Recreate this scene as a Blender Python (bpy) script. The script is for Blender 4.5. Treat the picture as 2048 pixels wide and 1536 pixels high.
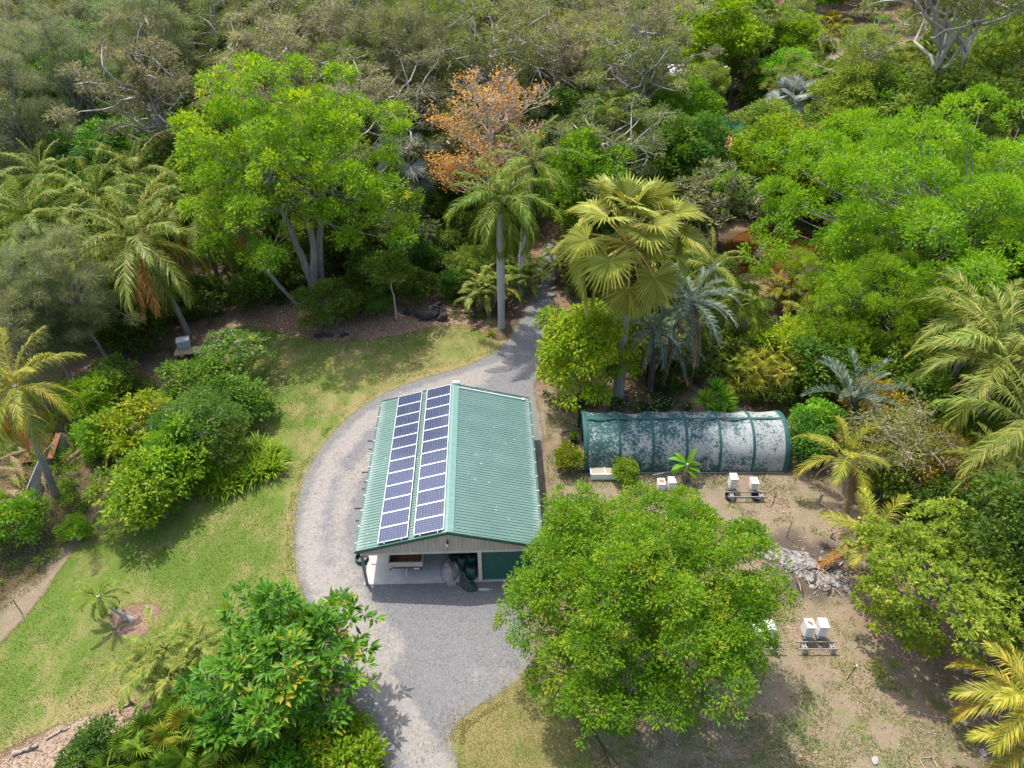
import bpy, math, random
import numpy as np
from mathutils import Vector, Matrix, Quaternion

# ------------------------------------------------------------------ clearing
for o in list(bpy.data.objects): bpy.data.objects.remove(o, do_unlink=True)
sc = bpy.context.scene
COL = sc.collection

# ------------------------------------------------------------------ camera
CAM_H, FPX = 32.2, 1421.0
PITCH = math.atan(1085.0 / FPX)
cam = bpy.data.cameras.new('camera')
cam.sensor_fit = 'HORIZONTAL'; cam.sensor_width = 36.0
cam.lens = 36.0 * FPX / 2048.0
cam.clip_start = 0.5; cam.clip_end = 6000
camo = bpy.data.objects.new('camera', cam); COL.objects.link(camo)
camo.location = (0, 0, CAM_H)
camo.rotation_euler = (math.pi / 2 - PITCH, 0, 0)
sc.camera = camo
sc.render.resolution_x = 1024; sc.render.resolution_y = 768

# ------------------------------------------------------------------ sky and sun
SHADOW = Vector((0.77, -0.97, -2.91)).normalized()       # direction the sunlight travels
SUN_EL = math.asin(-SHADOW.z)
SUN_AZ = math.atan2(-SHADOW.x, -SHADOW.y)                # clockwise from +Y
w = bpy.data.worlds.new('World'); sc.world = w; w.use_nodes = True
nt = w.node_tree; bg = nt.nodes['Background']
sky = nt.nodes.new('ShaderNodeTexSky'); sky.sky_type = 'NISHITA'; sky.sun_disc = False
sky.sun_elevation = SUN_EL; sky.sun_rotation = SUN_AZ; sky.air_density = 1.0; sky.dust_density = 3.0; sky.ozone_density = 0.6
nt.links.new(sky.outputs[0], bg.inputs[0]); bg.inputs[1].default_value = 0.15
sl = bpy.data.lights.new('sun', 'SUN'); sl.energy = 2.4; sl.angle = math.radians(0.7); sl.color = (1.0, 0.955, 0.88)
so = bpy.data.objects.new('sun', sl); COL.objects.link(so); so.location = (-40, 90, 120)
so.rotation_mode = 'QUATERNION'; so.rotation_quaternion = SHADOW.to_track_quat('-Z', 'Y')
sc.view_settings.view_transform = 'Standard'; sc.view_settings.look = 'None'
sc.view_settings.gamma = 1.0; sc.view_settings.exposure = 1.20
sc.render.engine = 'CYCLES'
sc.cycles.max_bounces = 9; sc.cycles.diffuse_bounces = 7; sc.cycles.glossy_bounces = 2
sc.cycles.transmission_bounces = 4; sc.cycles.transparent_max_bounces = 8

# ------------------------------------------------------------------ pixel -> world
_c, _s = math.cos(PITCH), math.sin(PITCH)
def ray(px, py):
    x = (px - 1024) / FPX; y = (768 - py) / FPX
    return Vector((x, _c + y * _s, -_s + y * _c))
def G(px, py, z=0.0):
    d = ray(px, py); t = (z - CAM_H) / d.z
    return Vector((d.x * t, d.y * t, z))
def onY(px, py, Y):
    d = ray(px, py); t = Y / d.y
    return Vector((d.x * t, Y, CAM_H + d.z * t))
def depth_of(p): return p[1] * _c + (CAM_H - p[2]) * _s

# ------------------------------------------------------------------ materials
MATS = {}
def nodes_of(name):
    m = bpy.data.materials.new(name); m.use_nodes = True
    t = m.node_tree; b = t.nodes['Principled BSDF']; MATS[name] = m
    return m, t, b
def N(t, kind, **kw):
    n = t.nodes.new(kind)
    for k, v in kw.items():
        if k in ('operation', 'data_type', 'blend_type', 'noise_dimensions', 'feature', 'attribute_name', 'attribute_type', 'wave_type', 'bands_direction', 'interpolation_type', 'distance'): setattr(n, k, v)
        else: n.inputs[k].default_value = v
    return n
def ramp(t, cols, fac=None):
    r = t.nodes.new('ShaderNodeValToRGB'); e = r.color_ramp.elements
    while len(e) < len(cols): e.new(0.5)
    for el, (p, c) in zip(e, cols):
        el.position = p; el.color = (*c, 1) if len(c) == 3 else c
    if fac is not None: t.links.new(fac, r.inputs[0])
    return r
def mixc(t, fac, a, b, mode='MIX'):
    m = t.nodes.new('ShaderNodeMix'); m.data_type = 'RGBA'; m.blend_type = mode
    for sock, v in ((m.inputs[0], fac), (m.inputs[6], a), (m.inputs[7], b)):
        if hasattr(v, 'is_output'): t.links.new(v, sock)
        elif isinstance(v, (int, float)): sock.default_value = v
        else: sock.default_value = (*v, 1)
    return m.outputs[2]
def math_(t, op, a, b=None, clamp=False):
    m = t.nodes.new('ShaderNodeMath'); m.operation = op; m.use_clamp = clamp
    for i, v in enumerate((a, b)):
        if v is None: continue
        if hasattr(v, 'is_output'): t.links.new(v, m.inputs[i])
        else: m.inputs[i].default_value = v
    return m.outputs[0]
def noise(t, scale, detail=4, rough=0.55, vec=None, dist=0.0):
    n = N(t, 'ShaderNodeTexNoise', Scale=scale, Detail=detail, Roughness=rough, Distortion=dist)
    if vec is not None: t.links.new(vec, n.inputs['Vector'])
    return n.outputs['Fac']
def coords(t, kind='Object'):
    n = t.nodes.new('ShaderNodeTexCoord'); return n.outputs[kind]
def world_pos(t):
    return t.nodes.new('ShaderNodeNewGeometry').outputs['Position']
def mapping(t, vec, scale=(1, 1, 1), rot=(0, 0, 0)):
    m = t.nodes.new('ShaderNodeMapping'); t.links.new(vec, m.inputs[0])
    m.inputs['Scale'].default_value = scale; m.inputs['Rotation'].default_value = rot
    return m.outputs[0]
def attr(t, name):
    a = t.nodes.new('ShaderNodeAttribute'); a.attribute_name = name; return a.outputs['Fac']
def bump(t, b, h, strength=0.3, dist=0.02):
    n = t.nodes.new('ShaderNodeBump'); n.inputs['Strength'].default_value = strength; n.inputs['Distance'].default_value = dist
    t.links.new(h, n.inputs['Height']); t.links.new(n.outputs[0], b.inputs['Normal'])

def leafmat(name, cols, trans=0.32, rough=0.42, spec=0.5, hue=0.035):
    m, t, b = nodes_of(name)
    r = ramp(t, list(zip((0.0, 0.4, 0.78, 1.0), cols)), attr(t, 'tone'))
    oi = t.nodes.new('ShaderNodeObjectInfo').outputs['Random']
    hs = t.nodes.new('ShaderNodeHueSaturation')
    t.links.new(r.outputs[0], hs.inputs['Color'])
    t.links.new(math_(t, 'ADD', math_(t, 'MULTIPLY', oi, 2 * hue), 0.5 - hue), hs.inputs['Hue'])
    v2 = math_(t, 'FRACT', math_(t, 'MULTIPLY', oi, 7.31))
    t.links.new(math_(t, 'ADD', math_(t, 'MULTIPLY', v2, 0.28), 0.86), hs.inputs['Value'])
    t.links.new(hs.outputs[0], b.inputs['Base Color'])
    b.inputs['Roughness'].default_value = rough; b.inputs['Specular IOR Level'].default_value = spec
    tr = t.nodes.new('ShaderNodeBsdfTranslucent')
    t.links.new(mixc(t, 0.5, hs.outputs[0], (0.55, 0.75, 0.08), 'MULTIPLY'), tr.inputs[0])
    brt = t.nodes.new('ShaderNodeHueSaturation'); brt.inputs['Saturation'].default_value = 1.1; brt.inputs['Value'].default_value = 1.45; brt.inputs['Hue'].default_value = 0.485
    t.links.new(hs.outputs[0], brt.inputs['Color']); t.links.new(brt.outputs[0], tr.inputs[0])
    mx = t.nodes.new('ShaderNodeMixShader'); mx.inputs[0].default_value = trans
    t.links.new(b.outputs[0], mx.inputs[1]); t.links.new(tr.outputs[0], mx.inputs[2])
    t.links.new(mx.outputs[0], t.nodes['Material Output'].inputs[0])
    return m
LC = dict(
 leaf_bright=[(.045,.13,.012),(.085,.21,.018),(.15,.31,.025),(.30,.37,.04)],
 leaf_fresh=[(.05,.15,.012),(.10,.25,.018),(.16,.34,.025),(.26,.40,.05)],
 leaf_neem=[(.045,.115,.008),(.10,.20,.010),(.19,.29,.014),(.36,.32,.06)],
 leaf_lime=[(.07,.14,.008),(.14,.24,.010),(.25,.33,.016),(.38,.36,.05)],
 leaf_mid=[(.03,.085,.014),(.06,.14,.02),(.10,.20,.03),(.20,.25,.05)],
 leaf_dark=[(.02,.05,.008),(.038,.088,.014),(.07,.135,.02),(.14,.18,.04)],
 leaf_grey=[(.05,.08,.04),(.09,.13,.06),(.15,.18,.09),(.25,.26,.15)],
 leaf_gum=[(.065,.085,.025),(.12,.14,.045),(.18,.185,.07),(.25,.21,.11)],
 leaf_gumgreen=[(.06,.095,.016),(.11,.155,.028),(.18,.215,.042),(.26,.23,.05)],
 leaf_gumbrown=[(.095,.09,.05),(.155,.145,.085),(.22,.195,.125),(.29,.24,.17)],
 leaf_needle=[(.10,.125,.05),(.16,.185,.085),(.23,.24,.12),(.29,.26,.14)],
 leaf_gloss=[(.03,.10,.010),(.06,.18,.016),(.11,.26,.025),(.36,.30,.04)],
 leaf_dome=[(.055,.13,.016),(.10,.21,.024),(.18,.31,.04),(.33,.42,.10)],
 leaf_yellow=[(.14,.14,.012),(.22,.21,.016),(.32,.28,.022),(.38,.27,.05)],
 leaf_orange=[(.58,.27,.05),(.62,.33,.08),(.62,.40,.13),(.52,.40,.2)],
 leaf_strap=[(.06,.13,.010),(.11,.20,.012),(.20,.28,.02),(.34,.34,.09)],
 palm_green=[(.035,.10,.015),(.065,.16,.022),(.11,.21,.035),(.22,.25,.06)],
 palm_royal=[(.035,.095,.014),(.065,.155,.02),(.12,.215,.035),(.22,.27,.07)],
 palm_olive=[(.07,.11,.02),(.12,.17,.03),(.19,.22,.05),(.30,.27,.09)],
 palm_gold=[(.13,.15,.018),(.21,.215,.028),(.31,.275,.04),(.40,.27,.07)],
 palm_coco=[(.09,.13,.015),(.16,.195,.022),(.25,.25,.03),(.38,.29,.07)],
 palm_talipot=[(.095,.13,.03),(.145,.18,.045),(.21,.235,.07),(.33,.30,.13)],
 palm_silver=[(.19,.22,.21),(.27,.30,.29),(.34,.37,.36),(.40,.41,.38)],
 palm_blue=[(.055,.085,.065),(.09,.13,.10),(.14,.18,.14),(.24,.26,.19)],
 palm_dead=[(.15,.10,.07),(.21,.15,.105),(.26,.20,.145),(.31,.255,.20)],
 frond_rust=[(.30,.13,.04),(.38,.18,.06),(.36,.22,.09),(.40,.28,.14)],
)
for k, v in LC.items():
    f_ = (1.4, 1.28, 1.0) if k.startswith('leaf') else (1.22, 1.2, .8)
    if k == 'leaf_orange': f_ = (1, 1, 1)
    if 'gum' in k: f_ = (1.36, 1.46, 1.1)
    if 'needle' in k: f_ = (1.0, 1.06, .8)
    if k == 'leaf_fresh': f_ = (1.3, 1.08, .75)
    if k == 'leaf_neem': f_ = (1.14, 1.12, .75)
    if k in ('palm_silver', 'palm_blue'): f_ = (1.2, 1.2, 1.1)
    if k == 'palm_talipot': f_ = (2.0, 1.75, 1.15)
    if k in ('palm_royal', 'palm_green'): f_ = (1.6, 1.2, .6)
    v = [tuple(min(.8, a * b) for a, b in zip(c, f_)) for c in v]
    leafmat(k, v, trans=0.25 if k.startswith('palm') else 0.42, rough=0.5 if k in ('leaf_gloss', 'palm_royal', 'palm_green', 'palm_olive') else 0.5,
            hue=0.006 if k in ('leaf_orange', 'palm_dead', 'frond_rust') else .014 if k.startswith('palm') else .024, spec=0.4 if k == 'leaf_gloss' else 0.2)

def barkmat(name, a, b_, scale=3.0, rings=0):
    m, t, b = nodes_of(name)
    v = coords(t)
    n1 = noise(t, scale, 6, 0.6, mapping(t, v, (1, 1, 0.25)))
    c = ramp(t, [(0.3, a), (0.7, b_)], n1).outputs[0]
    if rings:
        wv = N(t, 'ShaderNodeTexWave', Scale=rings, Distortion=1.5, Detail=2); wv.bands_direction = 'Z'
        t.links.new(v, wv.inputs['Vector'])
        c = mixc(t, math_(t, 'MULTIPLY', wv.outputs['Fac'], 0.35), c, tuple(x * 0.45 for x in a))
    t.links.new(c, b.inputs['Base Color']); b.inputs['Roughness'].default_value = 0.9
    bump(t, b, n1, 0.5, 0.03)
    return m
barkmat('bark_brown', (.10, .075, .055), (.22, .18, .14))
barkmat('bark_gum', (.24, .21, .18), (.52, .47, .41), 2.0)
barkmat('bark_pale', (.30, .26, .21), (.47, .41, .33), 2.0)
barkmat('bark_twig', (.36, .28, .20), (.52, .43, .33), 2.0)
barkmat('bark_grey', (.17, .15, .13), (.33, .30, .26), 3.0)
barkmat('bark_palm', (.20, .175, .15), (.33, .30, .26), 4.0, rings=3.0)
barkmat('bark_royal', (.38, .36, .33), (.50, .48, .44), 3.0, rings=2.0)
barkmat('bark_dark', (.05, .04, .03), (.12, .095, .07), 5.0)
barkmat('driftwood', (.22, .17, .13), (.38, .31, .25), 5.0)

def plain(name, col, rough=0.6, metal=0.0, var=0.15, scale=4.0, spec=0.5):
    m, t, b = nodes_of(name)
    n1 = noise(t, scale, 6, 0.65, coords(t))
    lo = tuple(max(0, c * (1 - var)) for c in col); hi = tuple(min(1, c * (1 + var)) for c in col)
    t.links.new(ramp(t, [(0.3, lo), (0.7, hi)], n1).outputs[0], b.inputs['Base Color'])
    b.inputs['Roughness'].default_value = rough; b.inputs['Metallic'].default_value = metal
    b.inputs['Specular IOR Level'].default_value = spec
    return m

# ------------------------------------------------------------------ mesh helpers
class MB:
    """collects vertices and faces; builds one mesh"""
    def __init__(s): s.V = []; s.idx = []; s.sz = []; s.tone = []; s.n = 0
    def add(s, V, F, tone=0.5):
        V = np.asarray(V, float).reshape(-1, 3); F = np.asarray(F, int)
        if len(F) == 0: return
        s.V.append(V); s.idx.append((F + s.n).ravel()); s.sz.append(np.full(len(F), F.shape[1]))
        s.tone.append(np.broadcast_to(np.asarray(tone, float), (len(F),)).copy()); s.n += len(V)
    def box(s, c, d, rot=None, tone=0.5):
        c = np.array(c, float); h = np.array(d, float) / 2
        V = np.array([(x, y, z) for z in (-1, 1) for y in (-1, 1) for x in (-1, 1)], float) * h
        if rot is not None: V = V @ np.array(Matrix(rot).to_3x3() if not isinstance(rot, np.ndarray) else rot).T
        s.add(V + c, [(0, 2, 3, 1), (4, 5, 7, 6), (0, 1, 5, 4), (2, 6, 7, 3), (0, 4, 6, 2), (1, 3, 7, 5)], tone); return s
    def bar(s, a, b, wd, ht, tone=0.5):
        a = Vector(a); b = Vector(b); d = (b - a)
        q = d.to_track_quat('X', 'Z').to_matrix()
        return s.box((a + b) / 2, (d.length, wd, ht), np.array(q), tone)
    def tube(s, P, R, sides=6, cap=True, tone=0.5):
        P = np.asarray(P, float); R = np.broadcast_to(np.asarray(R, float), (len(P),))
        T = np.gradient(P, axis=0); T /= np.linalg.norm(T, axis=1)[:, None] + 1e-9
        ref = np.array([0, 0, 1.0]) if abs(T[:, 2].mean()) < 0.8 else np.array([1.0, 0, 0])
        A = np.cross(T, ref); A /= np.linalg.norm(A, axis=1)[:, None] + 1e-9; B = np.cross(T, A)
        a = np.linspace(0, 2 * np.pi, sides, endpoint=False)
        V = P[:, None] + R[:, None, None] * (np.cos(a)[None, :, None] * A[:, None] + np.sin(a)[None, :, None] * B[:, None])
        n = len(P); i = np.arange(n - 1)[:, None] * sides; j = np.arange(sides)[None]; k = (j + 1) % sides
        F = np.stack([i + j, i + k, i + sides + k, i + sides + j], -1).reshape(-1, 4)
        s.add(V, F, tone)
        if cap and sides >= 4:
            for base, rev in ((0, True), (n - 1, False)):
                f = np.arange(sides) if not rev else np.arange(sides)[::-1]
                s.add(V[base], f[None], tone)
        return s
    def mesh(s, name, mat=None, smooth=False):
        m = bpy.data.meshes.new(name)
        V = np.concatenate(s.V); idx = np.concatenate(s.idx); sz = np.concatenate(s.sz); tn = np.concatenate(s.tone)
        m.vertices.add(len(V)); m.vertices.foreach_set('co', V.ravel())
        m.loops.add(len(idx)); m.loops.foreach_set('vertex_index', idx)
        m.polygons.add(len(sz)); m.polygons.foreach_set('loop_start', np.concatenate([[0], np.cumsum(sz)[:-1]]))
        m.update(calc_edges=True)
        m.polygons.foreach_set('use_smooth', np.full(len(sz), bool(smooth)))
        a = m.attributes.new('tone', 'FLOAT', 'FACE'); a.data.foreach_set('value', tn)
        if mat is not None: m.materials.append(MATS[mat] if isinstance(mat, str) else mat)
        return m
    def build(s, name, mat, parent=None, smooth=False): return obj(name, s.mesh(name, mat, smooth), parent)

def obj(name, mesh, parent=None, loc=None, rot=None, scale=None):
    o = bpy.data.objects.new(name, mesh); COL.objects.link(o)
    if parent is not None: o.parent = parent
    if loc is not None: o.location = loc
    if rot is not None: o.rotation_euler = rot
    if scale is not None: o.scale = scale if hasattr(scale, '__len__') else (scale,) * 3
    return o
def tag(o, label, cat, group=None):
    o['label'] = label; o['category'] = cat
    if group: o['group'] = group
    return o
def thing(name, label, cat, loc=(0, 0, 0), rz=0.0, group=None, scale=None):
    o = bpy.data.objects.new(name, None); COL.objects.link(o); o.empty_display_size = 0.3
    o.location = loc; o.rotation_euler = (0, 0, rz)
    if scale is not None: o.scale = scale if hasattr(scale, '__len__') else (scale,) * 3
    return tag(o, label, cat, group)
def structure(o): o['kind'] = 'structure'; return o
def stuff(o, label=None, cat=None):
    o['kind'] = 'stuff'
    if label: tag(o, label, cat)
    return o
def setmat(o, mat):
    o.material_slots[0].link = 'OBJECT'; o.material_slots[0].material = MATS[mat]

def unit(a): return a / (np.linalg.norm(a, axis=-1, keepdims=True) + 1e-9)
def leaves(mb, P, D, Nn, L, W, tone, fold=0.12, pos=0.45):
    D = unit(D); S = unit(np.cross(D, Nn)); U = np.cross(S, D)
    L = np.asarray(L)[:, None]; W = np.asarray(W)[:, None]
    mid = P + D * L * pos + U * W * fold
    V = np.stack([P, mid - S * W / 2, P + D * L - U * L * 0.08, mid + S * W / 2], 1)
    n = len(P); mb.add(V.reshape(-1, 3), np.arange(n * 4).reshape(n, 4), tone)

# ================================================================== GROUND
def poly_px(pts): return np.array([G(*p)[:2] for p in pts])
def sdist(P, poly):
    """signed distance, positive inside"""
    x, y = P[:, 0], P[:, 1]; d = np.full(len(P), 1e9); ins = np.zeros(len(P), bool)
    for a, b in zip(poly, np.roll(poly, -1, 0)):
        e = b - a; t = np.clip(((x - a[0]) * e[0] + (y - a[1]) * e[1]) / (e @ e + 1e-12), 0, 1)
        d = np.minimum(d, np.hypot(x - a[0] - t * e[0], y - a[1] - t * e[1]))
        c = (a[1] > y) != (b[1] > y)
        with np.errstate(divide='ignore', invalid='ignore'):
            ins ^= c & (x < (b[0] - a[0]) * (y - a[1]) / (b[1] - a[1] + 1e-12) + a[0])
    return np.where(ins, d, -d)
def ldist(P, line):
    d = np.full(len(P), 1e9)
    for a, b in zip(line[:-1], line[1:]):
        e = b - a; t = np.clip(((P - a) @ e) / (e @ e), 0, 1)
        d = np.minimum(d, np.linalg.norm(P - a - t[:, None] * e, axis=1))
    return d
def smooth_poly(p, it=2):
    for _ in range(it):
        q = np.roll(p, -1, 0); p = np.stack([p * .75 + q * .25, p * .25 + q * .75], 1).reshape(-1, 2)
    return p
def vnoise(P, s, seed=0):
    """cheap smooth 2D value noise"""
    r = np.random.default_rng(seed); T = r.random((64, 64))
    q = P * s + 100.3; i = np.floor(q).astype(int); f = q - i; f = f * f * (3 - 2 * f)
    g = lambda a, b: T[(i[:, 0] + a) % 64, (i[:, 1] + b) % 64]
    return (g(0, 0) * (1 - f[:, 0]) + g(1, 0) * f[:, 0]) * (1 - f[:, 1]) + (g(0, 1) * (1 - f[:, 0]) + g(1, 1) * f[:, 0]) * f[:, 1]

DRIVE = smooth_poly(poly_px([(1086, 470), (1072, 560), (1046, 625), (1008, 688), (962, 716), (905, 738), (830, 757), (752, 790), (690, 833),
    (640, 887), (603, 950), (585, 1020), (581, 1095), (592, 1175), (628, 1270), (690, 1390), (735, 1470), (775, 1560), (790, 1640),
    (935, 1640), (925, 1536), (905, 1470), (945, 1425), (1010, 1392), (1060, 1350), (1085, 1290), (1060, 1220), (1095, 1160), (1100, 1090), (1085, 1000), (1092, 900), (1085, 830),
    (1070, 780), (1085, 735), (1080, 690), (1105, 640), (1118, 560), (1112, 470)]))
LAWN = smooth_poly(poly_px([(-60, 1330), (30, 1260), (110, 1150), (205, 1010), (250, 900), (330, 800), (390, 690), (440, 655), (520, 650), (590, 672), (680, 684), (790, 672),
    (880, 648), (950, 650), (985, 690), (1012, 692), (965, 712), (905, 734), (830, 753), (752, 786), (690, 829), (640, 883), (603, 946), (585, 1016), (581, 1091), (590, 1171),
    (620, 1262), (660, 1360), (560, 1390), (420, 1400), (280, 1402), (190, 1432), (90, 1466), (10, 1502), (-60, 1540)]))
DRYLAWN = smooth_poly(poly_px([(915, 1640), (925, 1530), (912, 1478), (950, 1432), (1015, 1398), (1062, 1362), (1095, 1385), (1130, 1420), (1165, 1470), (1210, 1536), (1240, 1640)]))
YARD = poly_px([(1060, 1290), (1085, 1000), (1080, 780), (1180, 790), (1250, 930), (1500, 925), (1640, 930), (1760, 1090), (1720, 1250), (1900, 1400), (2100, 1560), (2100, 1700), (1100, 1700), (1200, 1540), (1090, 1370)])
LITTER = poly_px([(380, 700), (430, 600), (470, 560), (560, 600), (700, 620), (820, 580), (940, 590), (1010, 680), (930, 660), (800, 690), (640, 690), (520, 660), (430, 720)])
MULCH = poly_px([(-40, 1530), (60, 1480), (180, 1430), (280, 1400), (330, 1420), (330, 1700), (-100, 1700)])
CLEAR = poly_px([(1640, 95), (1700, 70), (1840, 70), (1850, 120), (1760, 165), (1620, 160), (1600, 120)])
LEFTDIRT = poly_px([(215, 985), (250, 1000), (60, 1240), (-60, 1330), (-60, 1280), (120, 1100)])
BASIN = smooth_poly(poly_px([(222, 1230), (250, 1215), (300, 1208), (318, 1222), (305, 1250), (270, 1275), (238, 1270)]))

def sheet(name, xs, ys, keep=None, z=0.0, mat=None, attrs=None, relief=None):
    X, Y = np.meshgrid(xs, ys); P = np.stack([X.ravel(), Y.ravel()], 1)
    nx, ny = len(xs), len(ys)
    i = (np.arange(ny - 1)[:, None] * nx + np.arange(nx - 1)[None]).ravel()
    F = np.stack([i, i + 1, i + nx + 1, i + nx], 1)
    if keep is not None:
        k = keep(P); F = F[k[F].all(1)]
        used = np.unique(F); mp = np.full(len(P), -1); mp[used] = np.arange(len(used)); F = mp[F]; P = P[used]
    zz = np.full(len(P), z) + (relief(P) if relief else 0)
    mb = MB(); mb.add(np.column_stack([P, zz]), F); m = mb.mesh(name, mat, True)
    for k, fn in (attrs or {}).items():
        a = m.attributes.new(k, 'FLOAT', 'POINT'); a.data.foreach_set('value', fn(P).astype(float))
    return structure(obj(name, m))
sstep = lambda v, a, b: (lambda t: t * t * (3 - 2 * t))(np.clip((v - a) / (b - a), 0, 1))

# -- ground material
m, t, b = nodes_of('earth')
p = world_pos(t)
n_big = noise(t, 0.25, 5, 0.6, p); n_mid = noise(t, 1.6, 6, 0.65, p); n_fine = noise(t, 9.0, 6, 0.7, p); n_grit = noise(t, 38.0, 3, 0.7, p)
vor = N(t, 'ShaderNodeTexVoronoi', Scale=11.0, Randomness=1.0); t.links.new(p, vor.inputs['Vector'])
leafc = ramp(t, [(0.0, (.10, .06, .04)), (.35, (.19, .12, .08)), (.6, (.27, .17, .11)), (.85, (.36, .25, .17)), (1.0, (.42, .33, .24))], vor.outputs['Color']).outputs[0]
forest = mixc(t, n_mid, (.045, .032, .02), (.13, .09, .055))
forest = mixc(t, math_(t, 'MULTIPLY', ramp(t, [(.5, (0, 0, 0)), (.68, (1, 1, 1))], n_big).outputs[0], .55), forest, (.055, .085, .025))
litter = mixc(t, .6, mixc(t, n_fine, (.13, .08, .055), (.29, .20, .15)), leafc)
sand = mixc(t, n_mid, (.15, .11, .073), (.30, .235, .165))
sand = mixc(t, math_(t, 'MULTIPLY', ramp(t, [(.42, (0, 0, 0)), (.66, (1, 1, 1))], n_fine).outputs[0], .55), sand, (.15, .11, .07))
sand = mixc(t, math_(t, 'MULTIPLY', ramp(t, [(.55, (0, 0, 0)), (.75, (1, 1, 1))], n_grit).outputs[0], .35), sand, (.40, .34, .27))
gpatch = ramp(t, [(.50, (0, 0, 0)), (.60, (1, 1, 1))], math_(t, 'ADD', math_(t, 'MULTIPLY', noise(t, .7, 5, .7, p), .6), math_(t, 'MULTIPLY', n_fine, .42))).outputs[0]
sand = mixc(t, math_(t, 'MULTIPLY', gpatch, attr(t, 'weed')), sand, mixc(t, n_fine, (.06, .11, .02), (.15, .19, .05)))
mul = mixc(t, n_fine, (.16, .115, .085), (.40, .32, .26))
mul = mixc(t, .35, mul, leafc)
base = mixc(t, attr(t, 'litter'), forest, litter)
base = mixc(t, attr(t, 'yard'), base, sand)
base = mixc(t, attr(t, 'mulch'), base, mul)
base = mixc(t, attr(t, 'burn'), base, mixc(t, n_fine, (.03, .025, .02), (.14, .11, .085)))
t.links.new(base, b.inputs['Base Color']); b.inputs['Roughness'].default_value = 0.95; b.inputs['Specular IOR Level'].default_value = 0.15
bump(t, b, math_(t, 'ADD', n_fine, math_(t, 'MULTIPLY', vor.outputs['Distance'], .6)), 0.55, 0.05)

def soft(poly, wdt=1.2, amp=1.5):
    return lambda P: sstep(sdist(P, poly) + (vnoise(P, .8, 3) - .5) * amp + (vnoise(P, 2.3, 5) - .5) * amp * .5, -wdt / 2, wdt / 2)
ASHC = np.array(G(1610, 1140)[:2])
def a_yard(P): return np.maximum.reduce([soft(YARD, 1.6, 2.0)(P), soft(CLEAR, 6, 6)(P), soft(LEFTDIRT, .8, 1.0)(P) * .9])
def a_litter(P): return np.maximum(soft(LITTER, 2.5, 3)(P), 0.75 * sstep(vnoise(P, .12, 9) + vnoise(P, .5, 11) * .5, .55, 1.0))
def a_burn(P):
    q = (P - ASHC) / np.array([3.3, 2.9]); r = np.hypot(q[:, 0], q[:, 1]) + (vnoise(P, 1.2, 8) - .5) * .8
    return 1 - sstep(r, .55, 1.05)
def a_weed(P):
    c = np.array(G(1500, 1480)[:2]); return .35 + .65 * np.exp(-(((P - c) / np.array([5.5, 2.6])) ** 2).sum(1))
gx = np.concatenate([[-3000, -800, -300], np.arange(-150, -40, 6), np.arange(-40, 40, .3), np.arange(40, 151, 6), [300, 800, 3000]])
gy = np.concatenate([[-600, -200, -60, -20, -5], np.arange(5, 75, .3), np.arange(75, 230, 4), [260, 400, 900, 4000]])
ground = sheet('ground', gx, gy, mat='earth', z=0.0, attrs=dict(yard=a_yard, litter=a_litter, mulch=soft(MULCH, .8, 1.0), burn=a_burn, weed=a_weed),
    relief=lambda P: (vnoise(P, .5, 21) - .5) * 0.0)

# -- lawn
def edge_alpha(t, b, amp, wid):
    p = world_pos(t); d = attr(t, 'edge')
    nz = math_(t, 'MULTIPLY', math_(t, 'SUBTRACT', math_(t, 'ADD', math_(t, 'MULTIPLY', noise(t, 1.3, 4, .7, p), .5), math_(t, 'MULTIPLY', noise(t, 7.0, 5, .75, p), .5)), .5), amp)
    a = math_(t, 'DIVIDE', math_(t, 'ADD', d, nz), wid, clamp=True)
    t.links.new(a, b.inputs['Alpha'])
m, t, b = nodes_of('lawn_grass')
p = world_pos(t)
n1 = noise(t, .22, 4, .6, p); n2 = noise(t, .9, 6, .7, mapping(t, p, (1, .55, 1), (0, 0, .5)), 0.6); n3 = noise(t, 14, 6, .75, p); n4 = noise(t, 60, 3, .8, p)
green = ramp(t, [(.25, (.05, .095, .014)), (.5, (.105, .165, .024)), (.75, (.19, .24, .045))], n3).outputs[0]
dry = ramp(t, [(.25, (.17, .14, .05)), (.55, (.29, .24, .10)), (.8, (.42, .34, .18))], n3).outputs[0]
f = math_(t, 'ADD', math_(t, 'ADD', math_(t, 'MULTIPLY', n1, .5), math_(t, 'MULTIPLY', n2, .75)), attr(t, 'dryness'))
c = mixc(t, ramp(t, [(.56, (0, 0, 0)), (.78, (1, 1, 1))], f).outputs[0], green, dry)
c = mixc(t, ramp(t, [(.92, (0, 0, 0)), (1.05, (1, 1, 1))], f).outputs[0], c, (.30, .23, .16))
c = mixc(t, math_(t, 'MULTIPLY', n4, .35), c, (.04, .06, .012))
t.links.new(c, b.inputs['Base Color']); b.inputs['Roughness'].default_value = .9; b.inputs['Specular IOR Level'].default_value = .15
bump(t, b, n3, .8, .06); edge_alpha(t, b, 1.6, .25)
def lawn_edge(P): return np.minimum(sdist(P, LAWN) + 1.1 * np.exp(-np.abs(sdist(P, DRIVE)) / 1.0), -sdist(P, BASIN) * 1.0)
DRIVE_EDGE = DRIVE
def lawn_dry(P):
    d = np.abs(sdist(P, DRIVE)); 
    up = G(600, 800)[:2]
    far = sstep(P[:, 1], 34, 44) * .10
    pale = np.exp(-d / .9) * .16
    bas = np.exp(-np.abs(sdist(P, BASIN)) / .7) * .10
    mul = np.exp(-np.abs(sdist(P, MULCH)) / 1.0) * .22
    return pale + far * .8 + bas + mul - .03
lx = np.arange(-46, 2, .2); ly = np.arange(14, 56, .2)
sheet('lawn', lx, ly, keep=lambda P: lawn_edge(P) > -.05, z=.004, mat='lawn_grass', attrs=dict(edge=lawn_edge, dryness=lawn_dry))
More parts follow.
